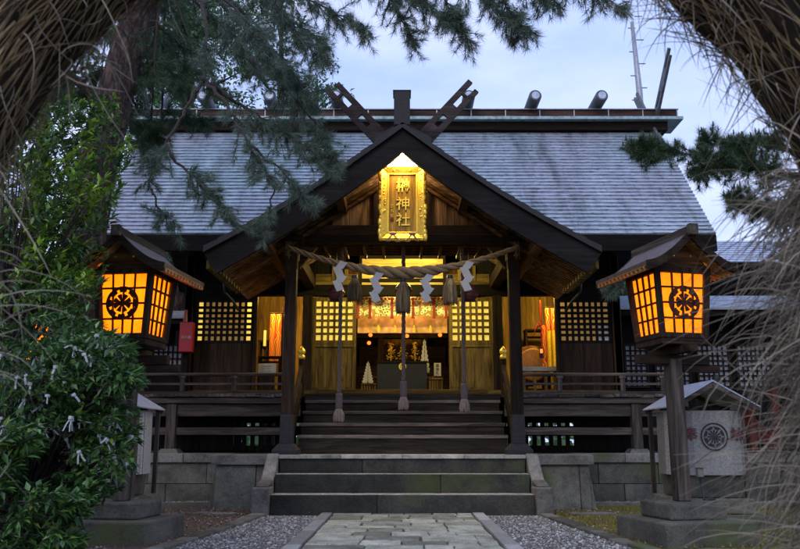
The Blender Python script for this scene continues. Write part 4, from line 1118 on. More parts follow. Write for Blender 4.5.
def gravm(name, cols):
    m, nt, b = nmat(name); g = N(nt, 'ShaderNodeNewGeometry'); r = ramp(nt, g.outputs['Random Per Island'], cols); L(nt, r.outputs[0], b.inputs['Base Color']); b.inputs['Roughness'].default_value = .75; return m
gv = gravm('mixed_grey_gravel', [(0, (.05, .048, .042)), (.4, (.14, .135, .12)), (.75, (.27, .26, .235)), (1, (.55, .53, .48))])
def f1(q):
    sx = q.choice((-1, 1)); y = 7+4.25*q.random(); return sx*q.uniform(1.13, kx(y)), y
m = MB()
for sx in (-1, 1):
    for k in range(20): y = 6.5+k*.24; m.hexa([(sx*1.12, y, -.03), (sx*kx(y), y, -.03), (sx*kx(y+.24), y+.24, -.03), (sx*1.12, y+.24, -.03)], [(sx*1.12, y, .006), (sx*kx(y), y, .006), (sx*kx(y+.24), y+.24, .006), (sx*1.12, y+.24, .006)])
tag(build('gravel_bed', m, plain('dark_gravel_bed', (.06, .058, .055), .9, 0, .5, 60), base=(0, 8, 0)), kind='structure')
pebbles('gravel', 15000, f1, .017, gv, 1)
def f2(q): return q.choice((-1, 1))*q.uniform(2.95, 6.8), q.uniform(13.2, 13.79)
pebbles('drain_gravel', 6500, f2, .024, gv, 2)
def f3(q):
    sx = -1 if q.random() < .7 else 1; y = 7.5+5.4*q.random()**.9; return sx*(kx(min(y, 11.3))+.2+q.random()**1.3*3.5), y
pebbles('scattered_litter', 9000, f3, .012, gravm('brown_leaf_litter', [(0, (.05, .03, .02)), (.5, (.14, .085, .06)), (.85, (.26, .17, .13)), (1, (.5, .45, .42))]), 3)
q = random.Random(77); m = MB()
for _ in range(2600):    # low tufts of moss and grass by the kerbs
    sx = 1 if q.random() < .75 else -1; y = q.uniform(8, 12.6); x = sx*(kx(min(y, 11.3))+.18+q.random()**1.6*2.5)
    if noise.noise(Vector((x*1.3, y*1.3, 0))) < -.02: continue
    c = Vector((x, y, 0)); a = q.uniform(0, 6.3); d = Vector((math.cos(a), math.sin(a), 0))*.012; m.tri(c-d, c+d, c+Vector((q.uniform(-.02, .02), q.uniform(-.02, .02), q.uniform(.015, .05))))
tag(build('moss_tufts', m, leafm('yellow_green_moss', (.08, .08, .015), (.2, .18, .04), .8), base=(0, 8, 0)), kind='stuff')

q = random.Random(61); m = MB()
for _ in range(520):     # fallen leaves and needles lying on path, steps and kerbs
    x, y, z = q.choice(((q.uniform(-1, 1), q.uniform(7.9, 11.4), .032), (q.uniform(-1.8, 1.8), q.uniform(11.52, 11.88), tops[0]+.008), (q.uniform(-1.8, 1.8), q.uniform(11.92, 12.2), tops[1]+.008), (q.choice((-1, 1))*q.uniform(1.2, 2.8), q.uniform(8, 12.4), .055)))
    a = q.uniform(0, 6.28); d = Vector((math.cos(a), math.sin(a), 0)); s_ = Vector((-d.y, d.x, .15)); c = Vector((x, y, z)); l = q.uniform(.012, .035)
    m.quad(c-d*l, c+s_*l*.35, c+d*l, c-s_*l*.35)
tag(build('fallen_leaves', m, gravm('dry_fallen_leaves', [(0, (.06, .035, .015)), (.5, (.2, .12, .05)), (1, (.38, .28, .12))]), base=(0, 8, 0)), kind='stuff')
# ================================================================ standing lanterns
def make_lantern(base, label, angle, bent=0):
    g = thing('standing_lantern', (0, 0, 0), label, 'lantern', 'roofed paper lanterns on posts')
    m = MB(); m.box(-.5, .5, -.5, .5, -.05, .225); build('base_stone', m, M['base'], g, bevel=.02)
    m = MB(); m.box(-.32, .32, -.3, .3, .228, .39); build('base_stone', m, M['base'], g, bevel=.02)
    m = MB(); m.box(-.072, .072, -.072, .072, .392, 1.86); build('post', m, W['greyz'], g, bevel=.012)
    m = MB(); m.box(-.42, .42, -.05, .05, 1.80, 1.90); m.box(-.05, .05, -.42, .42, 1.902, 1.99); m.box(-.27, .27, -.27, .27, 1.992, 2.06); m.box(.1, .55, -.035, .035, 1.72, 1.79); build('bracket', m, W['darkx'], g, bevel=.008)
    z0, z1, b0, b1 = 2.06, 2.80, .25, .30
    def P(side, u, v, out=0):    # u, v in 0..1 on each tapering face
        b = b0+(b1-b0)*v; z = z0+(z1-z0)*v; x = (u*2-1)*b; y = -(b+out)
        a = side*math.pi/2; return Vector((x*math.cos(a)-y*math.sin(a), x*math.sin(a)+y*math.cos(a), z))
    m = MB()
    for s in range(4):
        m.bar(P(s, 0, 0), P(s, 0, 1), .06, .06, up=(.3, 1, 0)); m.bar(P(s, 0.04, .035), P(s, .96, .035), .055, .055); m.bar(P(s, .04, .965), P(s, .96, .965), .055, .055)
    fr = build('box_frame', m, W['darkz'], g, bevel=.005)
    for s in range(4):
        m = MB(); m.prism([P(s, .08, .06, -.02), P(s, .92, .06, -.02), P(s, .92, .94, -.02), P(s, .08, .94, -.02)], (P(s, .5, .5, 0)-P(s, .5, .5, .003)))
        pp = build('paper_panel', m, M['lantern'], g)
        m = MB()
        for u in (.29, .5, .71): m.bar(P(s, u, .07, .0), P(s, u, .93, .0), .016, .02, up=(1, 0, 0) if s % 2 else (0, 1, 0))
        for v in (.28, .5, .72): m.bar(P(s, .08, v, .001), P(s, .92, v, .001), .016, .02)
        build('fretwork', m, M['fret'], pp)
    # crest on the front (and back)
    for sd in (0,):
        m = MB(); c = (0, (z0+z1)/2+.0); y = -(b0+(b1-b0)*.5)-.03; r = .18
        m.sector(c, r*.84, r, 0, 2*math.pi, y, .012, 40)
        for k in range(8): m.sector(c, r*.16, r*.54, k*math.pi/4+.12, (k+1)*math.pi/4-.12, y, .012, 3)
        for k in range(8):
            a = k*math.pi/4
            m.sector(c, r*.66, r*.86, a+.12+.39, a+math.pi/4-.12+.39, y+.001, .012, 3)
        for k in ():
            m.sector(c, r*.60, r*.74, a+.06, a+.26, y, .012, 2); m.sector(c, r*.60, r*.74, a+.34, a+math.pi/4-.06, y, .012, 2)
            m.sector(c, r*.72, r*.86, a+.12, a+.44, y+.002, .012, 3)
            m.sector(c, r*.14, r*.53, a+.05, a+.32, y, .012, 3); m.sector(c, r*.20, r*.53, a+.40, a+math.pi/4-.04, y, .012, 3)
            m.sector(c, r*.50, r*.62, a+.0, a+.10, y+.002, .012, 2)
        m.sector(c, 0, r*.19, 0, 2*math.pi, y, .012, 12)
        build('crest', m, M['fret'], g)
    # roof: gable facing the front, hollow slopes
    yf, yb, hw, ze, za = -.50, .62, .53, 2.76, 3.12
    def rz(u): return za - (za-ze)*(.22*u+.78*math.sin(u*math.pi/2)**.95)
    n = 9; m = MB(); m2 = MB(); m3 = MB()
    for sx in (-1, 1):
        for i in range(n):
            u0, u1 = i/n, (i+1)/n; za0, za1 = rz(u0), rz(u1)
            m.hexa([(sx*hw*u0, yf, za0+.012), (sx*hw*u1, yf, za1+.012), (sx*hw*u1, yb, za1+.012), (sx*hw*u0, yb, za0+.012)], [(sx*hw*u0, yf, za0+.05), (sx*hw*u1*1.01, yf, za1+.05), (sx*hw*u1*1.01, yb, za1+.05), (sx*hw*u0, yb, za0+.05)])
            m2.hexa([(sx*hw*u0, yf+.02, za0-.005), (sx*hw*u1, yf+.02, za1-.005), (sx*hw*u1, yb-.02, za1-.005), (sx*hw*u0, yb-.02, za0-.005)], [(sx*hw*u0, yf+.02, za0+.01), (sx*hw*u1, yf+.02, za1+.01), (sx*hw*u1, yb-.02, za1+.01), (sx*hw*u0, yb-.02, za0+.01)])
            for yy in (yf-.015, yb-.015):
                m3.hexa([(sx*hw*u0, yy, za0-.045), (sx*hw*u1, yy, za1-.035), (sx*hw*u1, yy+.03, za1-.035), (sx*hw*u0, yy+.03, za0-.045)], [(sx*hw*u0, yy, za0+.055), (sx*hw*u1, yy, za1+.055), (sx*hw*u1, yy+.03, za1+.055), (sx*hw*u0, yy+.03, za0+.055)])
    rf = build('roof', m, M['lroof'], g)
    build('eave_board', m2, M['loak'], rf); build_split('bargeboard', m3, W['darkx'], rf, key=lambda c: c[1] > 0)
    m = MB(); y = yf+.06
    while y < yb-.03:
        for sx in (-1, 1):
            for i in range(n-3, n): m.bar((sx*hw*i/n, y, rz(i/n)-.022), (sx*hw*(i+1)/n-.001*sx, y, rz((i+1)/n)-.022), .03, .032)
        y += .085
    build_split('rafter', m, M['loak'], rf, key=lambda c: (c[0] > 0, round((c[1]-yf-.06)/.085)))
    m = MB(); m.box(-.045, .045, yf-.06, yb+.04, za+.0, za+.085); m.box(-.05, .05, yf-.08, yf-.02, za-.02, za+.10)
    build('ridge', m, W['greyy'], rf, bevel=.008)
    m = MB()
    for yy in (-.31, .30): m.prism([(-.31, yy, 2.80), (.31, yy, 2.80), (.24, yy, rz(.48)), (0, yy, za-.02), (-.24, yy, rz(.48))], (0, .02, 0))
    build_split('gable_board', m, W['warmx'], g, key=lambda c: c[1] > 0)
    m = MB(); m.tube([(-.1, -.315, 2.93), (-.1, -.325, 2.93)], .012, 8); m.tube([(.1, -.315, 2.93), (.1, -.325, 2.93)], .012, 8); build_split('nail_cap', m, M['gold'], g)
    lamp_light('lamp_light', (0, 0, 2.45), 10, (1, .5, .08), .05, g)
    g.location = base; g.rotation_euler = (bent, 0, R(angle)); return g
M['lroof'] = plain('brown_copper_roofing', (.10, .07, .065), .45, .3, .35, 12)
M['loak'] = wood('pale_eave_timber', (.45, .24, .09), 'y', .6, .3)
lan = make_lantern((-2.93, 8.65, 0), 'lit orange paper lantern with round crest beside the leafy shrub on the left', -7)
ln2 = copy_tree(lan); ln2.location = (2.90, 8.6, 0); ln2.rotation_euler = (0, 0, R(13)); ln2['label'] = 'lit orange paper lantern with round crest on the right, partly behind the straw'
ln3 = copy_tree(lan); ln3.location = (-5.75, 12.6, .05); ln3.rotation_euler = (0, 0, R(40)); ln3['label'] = 'farther lit lantern at the left edge, mostly hidden by leaves'

# lantern cable and small white box on the right post
g = thing('meter_box', (3.08, 8.45, .62), 'small pale roofed box fixed low on the right lantern post', 'box')
m = MB(); m.box(3.03, 3.09, 8.45, 8.51, .64, .73); m.prism([(3.015, 8.43, .735), (3.11, 8.43, .725), (3.06, 8.43, .775)], (0, .10, 0)); build('box_body', m, M['cap'], g)
m = MB(); m.tube([(3.06, 8.48, .62), (3.07, 8.46, .5), (3.05, 8.4, .42), (3.16, 8.38, .42), (3.21, 8.5, .41)], .012, 6); build('cable', m, M['black'], g, smooth=True)

# ================================================================ covered pedestals
def pedestal(cx, mirror, label):
    Y = 10.1; g = thing('covered_pedestal', (cx, Y, 0), label, 'covered pedestal', 'roofed stone pedestals either side of the path')
    m = MB(); m.box(cx-.6, cx+.6, Y-.42, Y+.7, -.05, .15); m.box(cx-.45, cx+.45, Y-.3, Y+.6, .152, .33); build('base_stone', m, M['base'], g, bevel=.02)
    m = MB(); m.hexa([(cx-.37, Y-.2, .332), (cx+.37, Y-.2, .332), (cx+.37, Y+.5, .332), (cx-.37, Y+.5, .332)], [(cx-.4, Y-.22, .66), (cx+.4, Y-.22, .66), (cx+.4, Y+.52, .66), (cx-.4, Y+.52, .66)]); m.box(cx-.3, cx+.3, Y-.1, Y+.4, .662, 1.1); build('plinth', m, M['stone'], g, bevel=.02)
    m = MB(); z0, z1 = .60, 1.36
    R0 = .47; pts = []
    for k in range(25):
        a = -math.pi*.93+ (math.pi*.86)*k/24; pts.append((cx+math.copysign(abs(math.cos(a))**.35, math.cos(a))*R0*1.02, Y+.1+math.sin(a)*.38))
    for k in range(24):
        (xa_, ya_), (xb_, yb_) = pts[k], pts[k+1]; m.hexa([(xa_, ya_, z0), (xb_, yb_, z0), (xb_, yb_+.012, z0), (xa_, ya_+.012, z0)], [(cx+(xa_-cx)*.97, ya_, z1), (cx+(xb_-cx)*.97, yb_, z1), (cx+(xb_-cx)*.97, yb_+.012, z1), (cx+(xa_-cx)*.97, ya_+.012, z1)])
    for sx in (-1, 1): xx = cx+sx*R0*.99; m.hexa([(xx, Y+.05, z0), (xx+.012, Y+.05, z0), (xx+.012, Y+.35, z0), (xx, Y+.35, z0)], [(xx-.014*sx, Y+.05, z1), (xx+.012-.014*sx, Y+.05, z1), (xx+.012-.014*sx, Y+.35, z1), (xx-.014*sx, Y+.35, z1)])
    cl = build('canvas_cover', m, M['cloth'], g)
    yy = Y-.292; m = MB(); c = (cx+.03, 1.05); r = .165
    m.sector(c, r*.91, r, 0, 2*math.pi, yy, .01, 36); m.sector(c, r*.72, r*.74, 0, 2*math.pi, yy, .01, 36)
    for k in range(8): a = k*math.pi/4+.1; m.sector(c, r*.55, r*.72, a+.05, a+.6, yy, .01, 3)
    for k in range(12): a = k*math.pi/6; m.sector(c, r*.13, r*.48, a-.13, a+.13, yy, .01, 2)
    m.sector(c, 0, r*.1, 0, 6.283, yy, .01, 8)
    build('crest', m, M['ink'], cl)
    text('lettering', '奉', (cx-.25, yy+.008, 1.07), .17, M['redink'], cl, .006, offs=.001); text('lettering', '納', (cx+.31, yy+.02, 1.07), .17, M['redink'], cl, .02, offs=.0005)
    m = MB()
    for sx in (-1, 1):
        x0, x1 = 0, sx*.55
        m.hexa([(cx+x0, Y-.45, 1.70), (cx+x1, Y-.45, 1.39), (cx+x1, Y+.6, 1.39), (cx+x0, Y+.6, 1.70)], [(cx+x0, Y-.45, 1.72), (cx+x1, Y-.45, 1.405), (cx+x1, Y+.6, 1.405), (cx+x0, Y+.6, 1.72)])
    rf = build('roof', m, M['metal'], g)
    m = MB(); 
    for sx in (-1, 1):
        for yv in (Y-.43, Y+.55): m.bar((cx, yv, 1.665), (cx+sx*.53, yv, 1.365), .03, .05)
    m.box(cx-.02, cx+.02, Y-.44, Y+.58, 1.62, 1.685); build('roof_frame', m, W['greyx'], rf)
    m = MB()
    for sx in (-1, 1):
        for yv in (Y-.15, Y+.7): m.box(cx+sx*.43-.025, cx+sx*.43+.025, yv-.025, yv+.025, .333, 1.46)
    m.box(cx-.44, cx+.44, Y+.2, Y+.24, 1.38, 1.43); build_split('shelter_post', m, W['greyz'], g, key=lambda c: (round(c[0]*3), round(c[1]*3)))
    return g
pedestal(3.72, 1, 'grey canvas covered pedestal with black wheel crest under a pale roof, behind the right lantern')
pedestal(-3.68, -1, 'grey covered pedestal under a pale roof, half hidden behind the shrub on the left')

# ================================================================ red stair rail on the right
g = thing('red_stair_rail', (6.4, 14.6, .79), 'faded red sloping stair rail with capped posts at the far right', 'railing')
for px, py0, py1 in ((752, 400, 470), (777, 388, 472), (720, 385, 455)):
    m = MB(); Y = 14.25 if px > 730 else 15.5; x = XA(px, 430, Y); z0, z1 = .797, ZA(py0, Y); m.box(x-.06, x+.06, Y-.06, Y+.06, z0, z1); p = build('post', m, M['vermilion'], g, bevel=.01)
    m = MB(); m.lathe((x, Y, z1), [(.07, 0), (.07, .05), (.05, .06), (.075, .11), (.06, .17), (.01, .21)], 12); build('cap', m, M['black'], p, smooth=True)
m = MB(); a, b = PT(738, 415, 14.6), PT(784, 450, 14.1); m.bar(a, b, .07, .26); m.bar(PT(738, 400, 14.6), PT(752, 411, 14.4), .06, .08); build('rail', m, M['vermilion'], g, bevel=.01)
g = thing('stone_post', (6.75, 13.0, 0), 'pale grey stone post with block base at the far right edge', 'post')
m = MB(); m.box(6.62, 6.86, 12.9, 13.12, .5, 1.0); m.box(6.55, 6.95, 12.85, 13.2, 0, .5); build('post', m, M['cap'], g, bevel=.02)

# ================================================================ side buildings
def side_hall(name, x0, x1, Y, ze, zr, zt, label, lit, mt, cat='building', wins=()):
    g = thing(name, ((x0+x1)/2, Y+2, 0), label, cat)
    m = MB(); x = min(x0, x1); xe = max(x0, x1)
    while x < xe-.01: x2 = min(xe, x+.3); m.box(x+.003, x2-.003, Y, Y+.1, 0, ze); x = x2
    m.box(min(x0, x1), min(x0, x1)+.1, Y+.11, Y+5, 0, ze); m.box(xe-.1, xe, Y+.11, Y+5, 0, ze); m.box(min(x0, x1), xe, Y+5.01, Y+5.1, 0, ze)
    build('wall', m, W['blackz'], g)
    m = MB(); stepped(m, Y-.9, ze, Y+2.2, zr, min(x0, x1)-.5, xe+.5, 10, .03); stepped(m, Y+5.3, ze, Y+2.2, zr, min(x0, x1)-.5, xe+.5, 8, .03); rf = build('roof', m, mt, g)
    m = MB(); m.box(min(x0, x1)-.5, xe+.5, Y-.85, Y+5.2, ze-.12, ze-.03); build('soffit', m, W['blackx'], rf)
    for (a, b, c, d, nx, nz, pm) in wins:
        o = lattice(a, b, c, d, nx, nz, Y-.04, 'window', W['darkx'], pm, parent=g, bar=.03)
    return g
Yr = 17.4
M['greyglass'] = paper('dim_grey_window_paper', (.42, .44, .5), trans=.2)
M['redwall'] = wood('red_brown_wall', (.09, .04, .035), 'z')
wr = []
zb_, zt_ = ZA(388, Yr), ZA(344, Yr)
for px0, px1 in ((624, 648), (654, 690), (696, 730), (736, 772), (778, 812)): wr.append((XA(px0, 370, Yr), XA(px1, 370, Yr), zb_, zt_, max(4, int((px1-px0)/5)), 8, M['greyglass']))
g = side_hall('side_hall', 4.75, 13.5, Yr, ZA(309, Yr-.9), ZA(296, Yr+2.2), 0, 'dark side hall with grey lattice windows and low pale roof at the right', 0, M['metal'], wins=wr)
Yl = 18.5; wl = []
for px0, px1 in ((60, 96), (101, 147), (152, 189)): wl.append((XA(px0, 360, Yl), XA(px1, 360, Yl), ZA(374, Yl), ZA(344, Yl), 7, 4, M['shojib'] if px1 == 147 else M['greyglass']))
g = side_hall('side_hall', -14.5, XA(186, 340, Yl), Yl, ZA(318, Yl-.9), ZA(307, Yl+2.2), 0, 'dark timber side hall with one warm lit lattice window at the left', 0, M['pale'], wins=wl)
Yf = 27
g = side_hall('far_house', 8.2, 20, Yf, ZA(262, Yf-.9), ZA(241, Yf+2.2), 0, 'far pale roofed house showing just above the right lantern roof', 0, M['metal'])
# steel pole behind the ridge
g = thing('steel_pole', (XA(640, 100, 24), 24, 0), 'thin grey steel climbing pole rising into the sky behind the roof ridge', 'pole')
xp = XA(640, 100, 24); m = MB(); m.tube([(xp, 24, 0), (xp, 24, 12), (xp-.1, 24, ZA(22, 24))], [.16, .10, .06], 12); build('shaft', m, M['pale'], g, smooth=True)
m = MB()
for k in range(24): z = 5+k*.42; s = 1 if k % 2 else -1; r = .14-.005*k*.5; m.tube([(xp, 24, z), (xp+s*(r+.16), 24, z)], .02, 5)
build_split('step_peg', m, M['pale'], g, key=lambda c: round(c[2]*10))
# small white cloth blobs: signboard seen under the verandah light is left to the light itself
# ================================================================ vegetation
M['pineneedle'] = leafm('dark_pine_needles', (.03, .065, .03), (.08, .14, .065), .5, .25)
M['pineneedle2'] = leafm('blue_green_pine_needles', (.06, .10, .07), (.15, .21, .15), .5, .3)
M['leafdark'] = leafm('glossy_evergreen_leaves', (.02, .06, .018), (.075, .17, .04), .32, .25, .6)
M['leafbright'] = leafm('fresh_green_leaves', (.07, .16, .015), (.22, .36, .04), .4, .3, .5)
M['leafback'] = leafm('background_leaves', (.04, .10, .035), (.12, .22, .09), .55, .3)
def bark(name, c):
    m, nt, b = nmat(name); co = coords(nt, (1, 1, .28))
    v = N(nt, 'ShaderNodeTexVoronoi', i_Scale=15.0, feature='DISTANCE_TO_EDGE'); 
    n = N(nt, 'ShaderNodeTexNoise', i_Scale=7.0, i_Detail=8.0, i_Roughness=.7); L(nt, co, n.inputs['Vector'])
    mx = N(nt, 'ShaderNodeMix', data_type='RGBA'); mx.inputs[0].default_value = .25; L(nt, co, mx.inputs[6]); L(nt, n.outputs[1], mx.inputs[7]); L(nt, mx.outputs[2], v.inputs['Vector'])
    r = ramp(nt, v.outputs[0], [(.02, tuple(x*.08 for x in c)), (.14, tuple(x*.7 for x in c)), (.4, tuple(x*1.5 for x in c))]); r2 = ramp(nt, n.outputs[0], [(.3, .5), (.7, 1.4)])
    L(nt, mul(nt, r.outputs[0], r2.outputs[0]), b.inputs['Base Color']); b.inputs['Roughness'].default_value = .85
    bp = N(nt, 'ShaderNodeBump', i_Strength=1.0, i_Distance=.05); L(nt, v.outputs[0], bp.inputs['Height']); L(nt, bp.outputs[0], b.inputs['Normal']); return m
M['bark'] = bark('reddish_pine_bark', (.12, .07, .055)); M['twig'] = plain('dark_twig_bark', (.045, .035, .03), .85, 0, .4, 40)
def rv(q, s=1): return Vector((q.uniform(-s, s), q.uniform(-s, s), q.uniform(-s, s)))
def pine_tuft(mb, c, d, q, n=42, Ln=.11, w=.0038):
    d = d.normalized(); a = d.orthogonal().normalized(); b = d.cross(a)
    for _ in range(n):
        an = q.uniform(0, 6.283); sp = q.uniform(.35, 1.25); dr = (d*math.cos(sp)+(a*math.cos(an)+b*math.sin(an))*math.sin(sp)).normalized()
        st = c - d*q.uniform(0, .07); side = dr.cross(rv(q)).normalized()*w*.5; e = st+dr*Ln*q.uniform(.75, 1.15) + Vector((0, 0, -.008))
        mb.tri(st-side, st+side, e)
def branch(wb, nb, pts, q, r0, density=1.0, tl=.4, needle=.11, droop=-.25, n=42, from_u=.25, buds=False):
    """main limb through pts, side twigs with tufts"""
    pts = [Vector(p) for p in pts]; P = []
    for i in range(len(pts)-1):
        for k in range(6): P.append(pts[i].lerp(pts[i+1], k/6) + rv(q, .025))
    P.append(pts[-1]); m_ = len(P); wb.tube(P, [r0*(1-.8*i/(m_-1)) for i in range(m_)], 6)
    tot = sum((pts[i+1]-pts[i]).length for i in range(len(pts)-1)); cnt = int(tot*density*13)
    for k in range(cnt):
        u = from_u+(1-from_u)*q.random()**.8; i = min(m_-2, int(u*(m_-1))); c = P[i]; ax = (P[i+1]-P[i]).normalized()
        d = (ax*q.uniform(.1, .9)+rv(q)*.9+Vector((0, 0, droop))).normalized(); l = tl*q.uniform(.4, 1.2)*(1.1-.5*u)
        e = c+d*l+Vector((0, 0, -.1*l)); mid = (c+e)/2+rv(q, .03); wb.tube([c, mid, e], [.006, .005, .003], 4, False)
        for t in range(q.choice((2, 3, 4))):
            uu = 1-.28*t; cc = c.lerp(e, uu)+rv(q, .02); pine_tuft(nb, cc, d+rv(q)*.5, q, n, needle)
        if buds: wb.tube([e, e+Vector((0, 0, .05))], [.01, .004], 5)
    pine_tuft(nb, P[-1], P[-1]-P[-3], q, n*2, needle)
def leaf(mb, c, d, nrm, Ln, w, q):
    d = d.normalized(); s = d.cross(nrm)
    if s.length < .05: s = d.orthogonal()
    s.normalize(); up = s.cross(d); a = c; t = c+d*Ln-up*Ln*.12; l = c+d*Ln*.45+s*w*.5+up*w*.14; r = c+d*Ln*.45-s*w*.5+up*w*.14
    k = len(mb.v); mb.v += [tuple(a), tuple(l), tuple(t), tuple(r)]; mb.f += [(k, k+1, k+2), (k, k+2, k+3)]
def sprig(wb, nb, a, e, q, Ln=.085, w=.034, n=14, r=.004):
    mid = (a+e)/2+rv(q, .03); wb.tube([a, mid, e], [r, r*.8, r*.4], 4, False)
    ax = (e-a).normalized()
    for k in range(n):
        u = .2+.8*k/n; c = a.lerp(mid, u*2) if u < .5 else mid.lerp(e, u*2-1)
        d = (ax*.6+rv(q)*.8+Vector((0, 0, -.1))); leaf(nb, c, d, Vector((q.uniform(-.4, .4), q.uniform(-.6, .2), 1)), Ln*q.uniform(.7, 1.2), w*q.uniform(.8, 1.2), q)
    for k in range(4): leaf(nb, e, ax+rv(q)*.6, Vector((0, -.2, 1)), Ln, w, q)

# ---- the big leaning pine on the left
q = random.Random(31)
Yp = 9.9
big = thing('leaning_pine', PT(62, 520, Yp)*1.0, 'large leaning pine with red brown bark and drooping needle branches at the upper left', 'pine tree')
big.location.z = 0; ORG[big.name] = Vector(big.location)
tr = MB(); tp = [PT(55, 545, Yp), PT(62, 450, Yp), PT(72, 340, Yp), PT(84, 230, Yp), PT(103, 140, Yp), PT(125, 60, Yp), PT(144, -5, Yp), PT(158, -70, Yp), PT(168, -140, Yp), PT(172, -240, Yp)]
tp[0].z = -.05
tt = []; 
for i in range(len(tp)-1):
    for k in range(4): tt.append(tp[i].lerp(tp[i+1], k/4)+rv(q, .015))
tt.append(tp[-1]); tr.tube(tt, [.33-.20*i/len(tt) for i in range(len(tt))], 20)
tr.tube([tp[4], PT(92, 95, Yp), PT(65, 70, Yp-.3), PT(20, 40, Yp-.6)], [.09, .07, .05, .03], 8)
tro = build('trunk', tr, M['bark'], big, smooth=True)
wb = MB(); nb = MB()
B = lambda *a: [PT(px, py, Y) for px, py, Y in a]
# limb that hangs over the left half of the main roof
branch(wb, nb, B((150, -30, 9.7), (200, -20, 9.0), (206, 30, 8.7), (204, 80, 8.5)), q, .045, .35, .3, from_u=.7)
branch(wb, nb, B((204, 80, 8.5), (185, 110, 8.4), (165, 145, 8.3), (148, 190, 8.2)), q, .028, .9, .35, from_u=.6, n=50)
branch(wb, nb, B((204, 80, 8.5), (230, 110, 8.4), (250, 145, 8.2), (275, 185, 8.1)), q, .028, 1.3, .4, n=50, from_u=.4)
branch(wb, nb, B((204, 80, 8.5), (240, 105, 8.9), (285, 130, 9.0), (325, 160, 9.0)), q, .026, 2.6, .42, n=50, from_u=.35)
branch(wb, nb, B((160, -60, 9.8), (230, 10, 9.3), (280, 60, 9.2), (318, 110, 9.2)), q, .04, 2.2, .45, n=50)
branch(wb, nb, B((250, 60, 9.2), (290, 90, 9.0), (320, 130, 9.1), (335, 165, 9.0)), q, .03, 2.6, .4, n=50)
branch(wb, nb, B((165, 145, 8.3), (190, 175, 8.3), (215, 200, 8.2), (235, 225, 8.2)), q, .018, 2.2, .32, n=50)
branch(wb, nb, B((250, 145, 8.2), (285, 175, 8.4), (310, 205, 8.5)), q, .016, 2.2, .3, n=50)
branch(wb, nb, B((275, 185, 8.1), (268, 215, 8.2), (262, 245, 8.3)), q, .012, 1.0, .2, n=50)
branch(wb, nb, B((150, 190, 8.2), (160, 210, 8.2), (180, 228, 8.2)), q, .014, 1.8, .3, n=50)
# twigs against the sky along the top
for a in (((190, -60, 8.6), (260, -20, 8.2), (320, 5, 8.0), (372, 34, 7.9)), ((240, -60, 8.2), (330, -35, 7.9), (410, -5, 7.7), (455, 22, 7.6)),
          ((300, -60, 7.8), (400, -50, 7.6), (480, -8, 7.5), (538, 36, 7.5)), ((250, -50, 8.4), (275, 0, 8.4), (300, 40, 8.3), (330, 62, 8.3)),
          ((340, -60, 7.8), (420, -40, 7.7), (450, 10, 7.6), (468, 45, 7.6)), ((180, -40, 8.9), (235, 10, 8.8), (262, 40, 8.7), (280, 75, 8.7)),
          ((330, -60, 8.0), (380, -20, 8.0), (400, 15, 7.9), (415, 45, 7.9)), ((440, -70, 7.8), (480, -30, 7.6), (505, 5, 7.6), (520, 40, 7.6)),
          ((440, -70, 7.8), (520, -40, 7.6), (570, -20, 7.6), (625, 8, 7.6)), ((400, -70, 7.8), (470, -40, 7.6), (520, -15, 7.6), (560, 5, 7.6))):
    branch(wb, nb, B(*a), q, .02, 2.0, .33, droop=-.45, n=34, needle=.105, from_u=.3)
build('limb', wb, M['twig'], tro); build('crown', nb, M['pineneedle2'], big)
nb2 = MB(); wb2 = MB()
for a in (((150, -40, 11), (200, 5, 11), (235, 40, 10.8), (262, 78, 10.8)), ((170, -60, 11.5), (180, 0, 11.3), (186, 45, 11.2), (180, 95, 11.2)), ((170, -60, 11.2), (240, -20, 11), (290, 20, 10.8), (330, 50, 10.8)),
          ((145, 20, 10.4), (175, 40, 10.5), (205, 60, 10.6), (225, 100, 10.6)), ((130, 40, 10.2), (160, 62, 10.4), (185, 84, 10.5)), ((200, -30, 11.2), (255, 25, 11), (290, 70, 11), (300, 105, 11))):
    branch(wb2, nb2, B(*a), q, .03, 2.3, .5, n=46, needle=.13, from_u=.15)
for _ in range(11):
    a = Vector((q.uniform(-5.5, -2.6), q.uniform(9.6, 12), q.uniform(5.6, 8)))
    branch(wb2, nb2, [tt[28+q.randint(0, 6)], a, a+Vector((q.uniform(-.6, 1.2), q.uniform(-.5, .5), q.uniform(-.7, 0)))], q, .03, 1.5, .5, n=46, needle=.13)
build('limb', wb2, M['twig'], tro); build('crown', nb2, M['pineneedle'], big)

# ---- pine on the right, outside the frame, its branch reaching in
q = random.Random(5)
g = thing('right_pine', (6.6, 8.6, 0), 'pine branch with upright buds reaching in from the right in front of the sky', 'pine tree')
m = MB(); m.tube([(6.6, 8.6, -.05), (6.7, 8.6, 2), (6.5, 8.6, 4), (6.6, 8.7, 7)], [.22, .18, .15, .08], 14); t_ = build('trunk', m, M['bark'], g, smooth=True)
wb = MB(); nb = MB()
for a, dn in (([(6.5, 8.6, 4.2)]+B((800, 178, 8.2), (740, 160, 8.0), (665, 150, 7.9), (630, 147, 7.9)), 2.6), (B((800, 178, 8.2), (765, 168, 8.0), (725, 165, 8), (690, 172, 8)), 3.6), (B((830, 172, 8.2), (790, 150, 8.1), (755, 140, 8.0), (722, 150, 7.9)), 3.4), ([(6.5, 8.6, 3.9)]+B((800, 215, 8.2), (760, 205, 8.1), (735, 200, 8.1)), 2.4),
              (B((760, 165, 8.1), (725, 145, 8.1), (700, 140, 8)), 2.2)):
    branch(wb, nb, a, q, .028, dn, .26, droop=.1, n=60, needle=.095, from_u=.3, buds=True)
build('limb', wb, M['twig'], t_); build('crown', nb, M['pineneedle'], g)
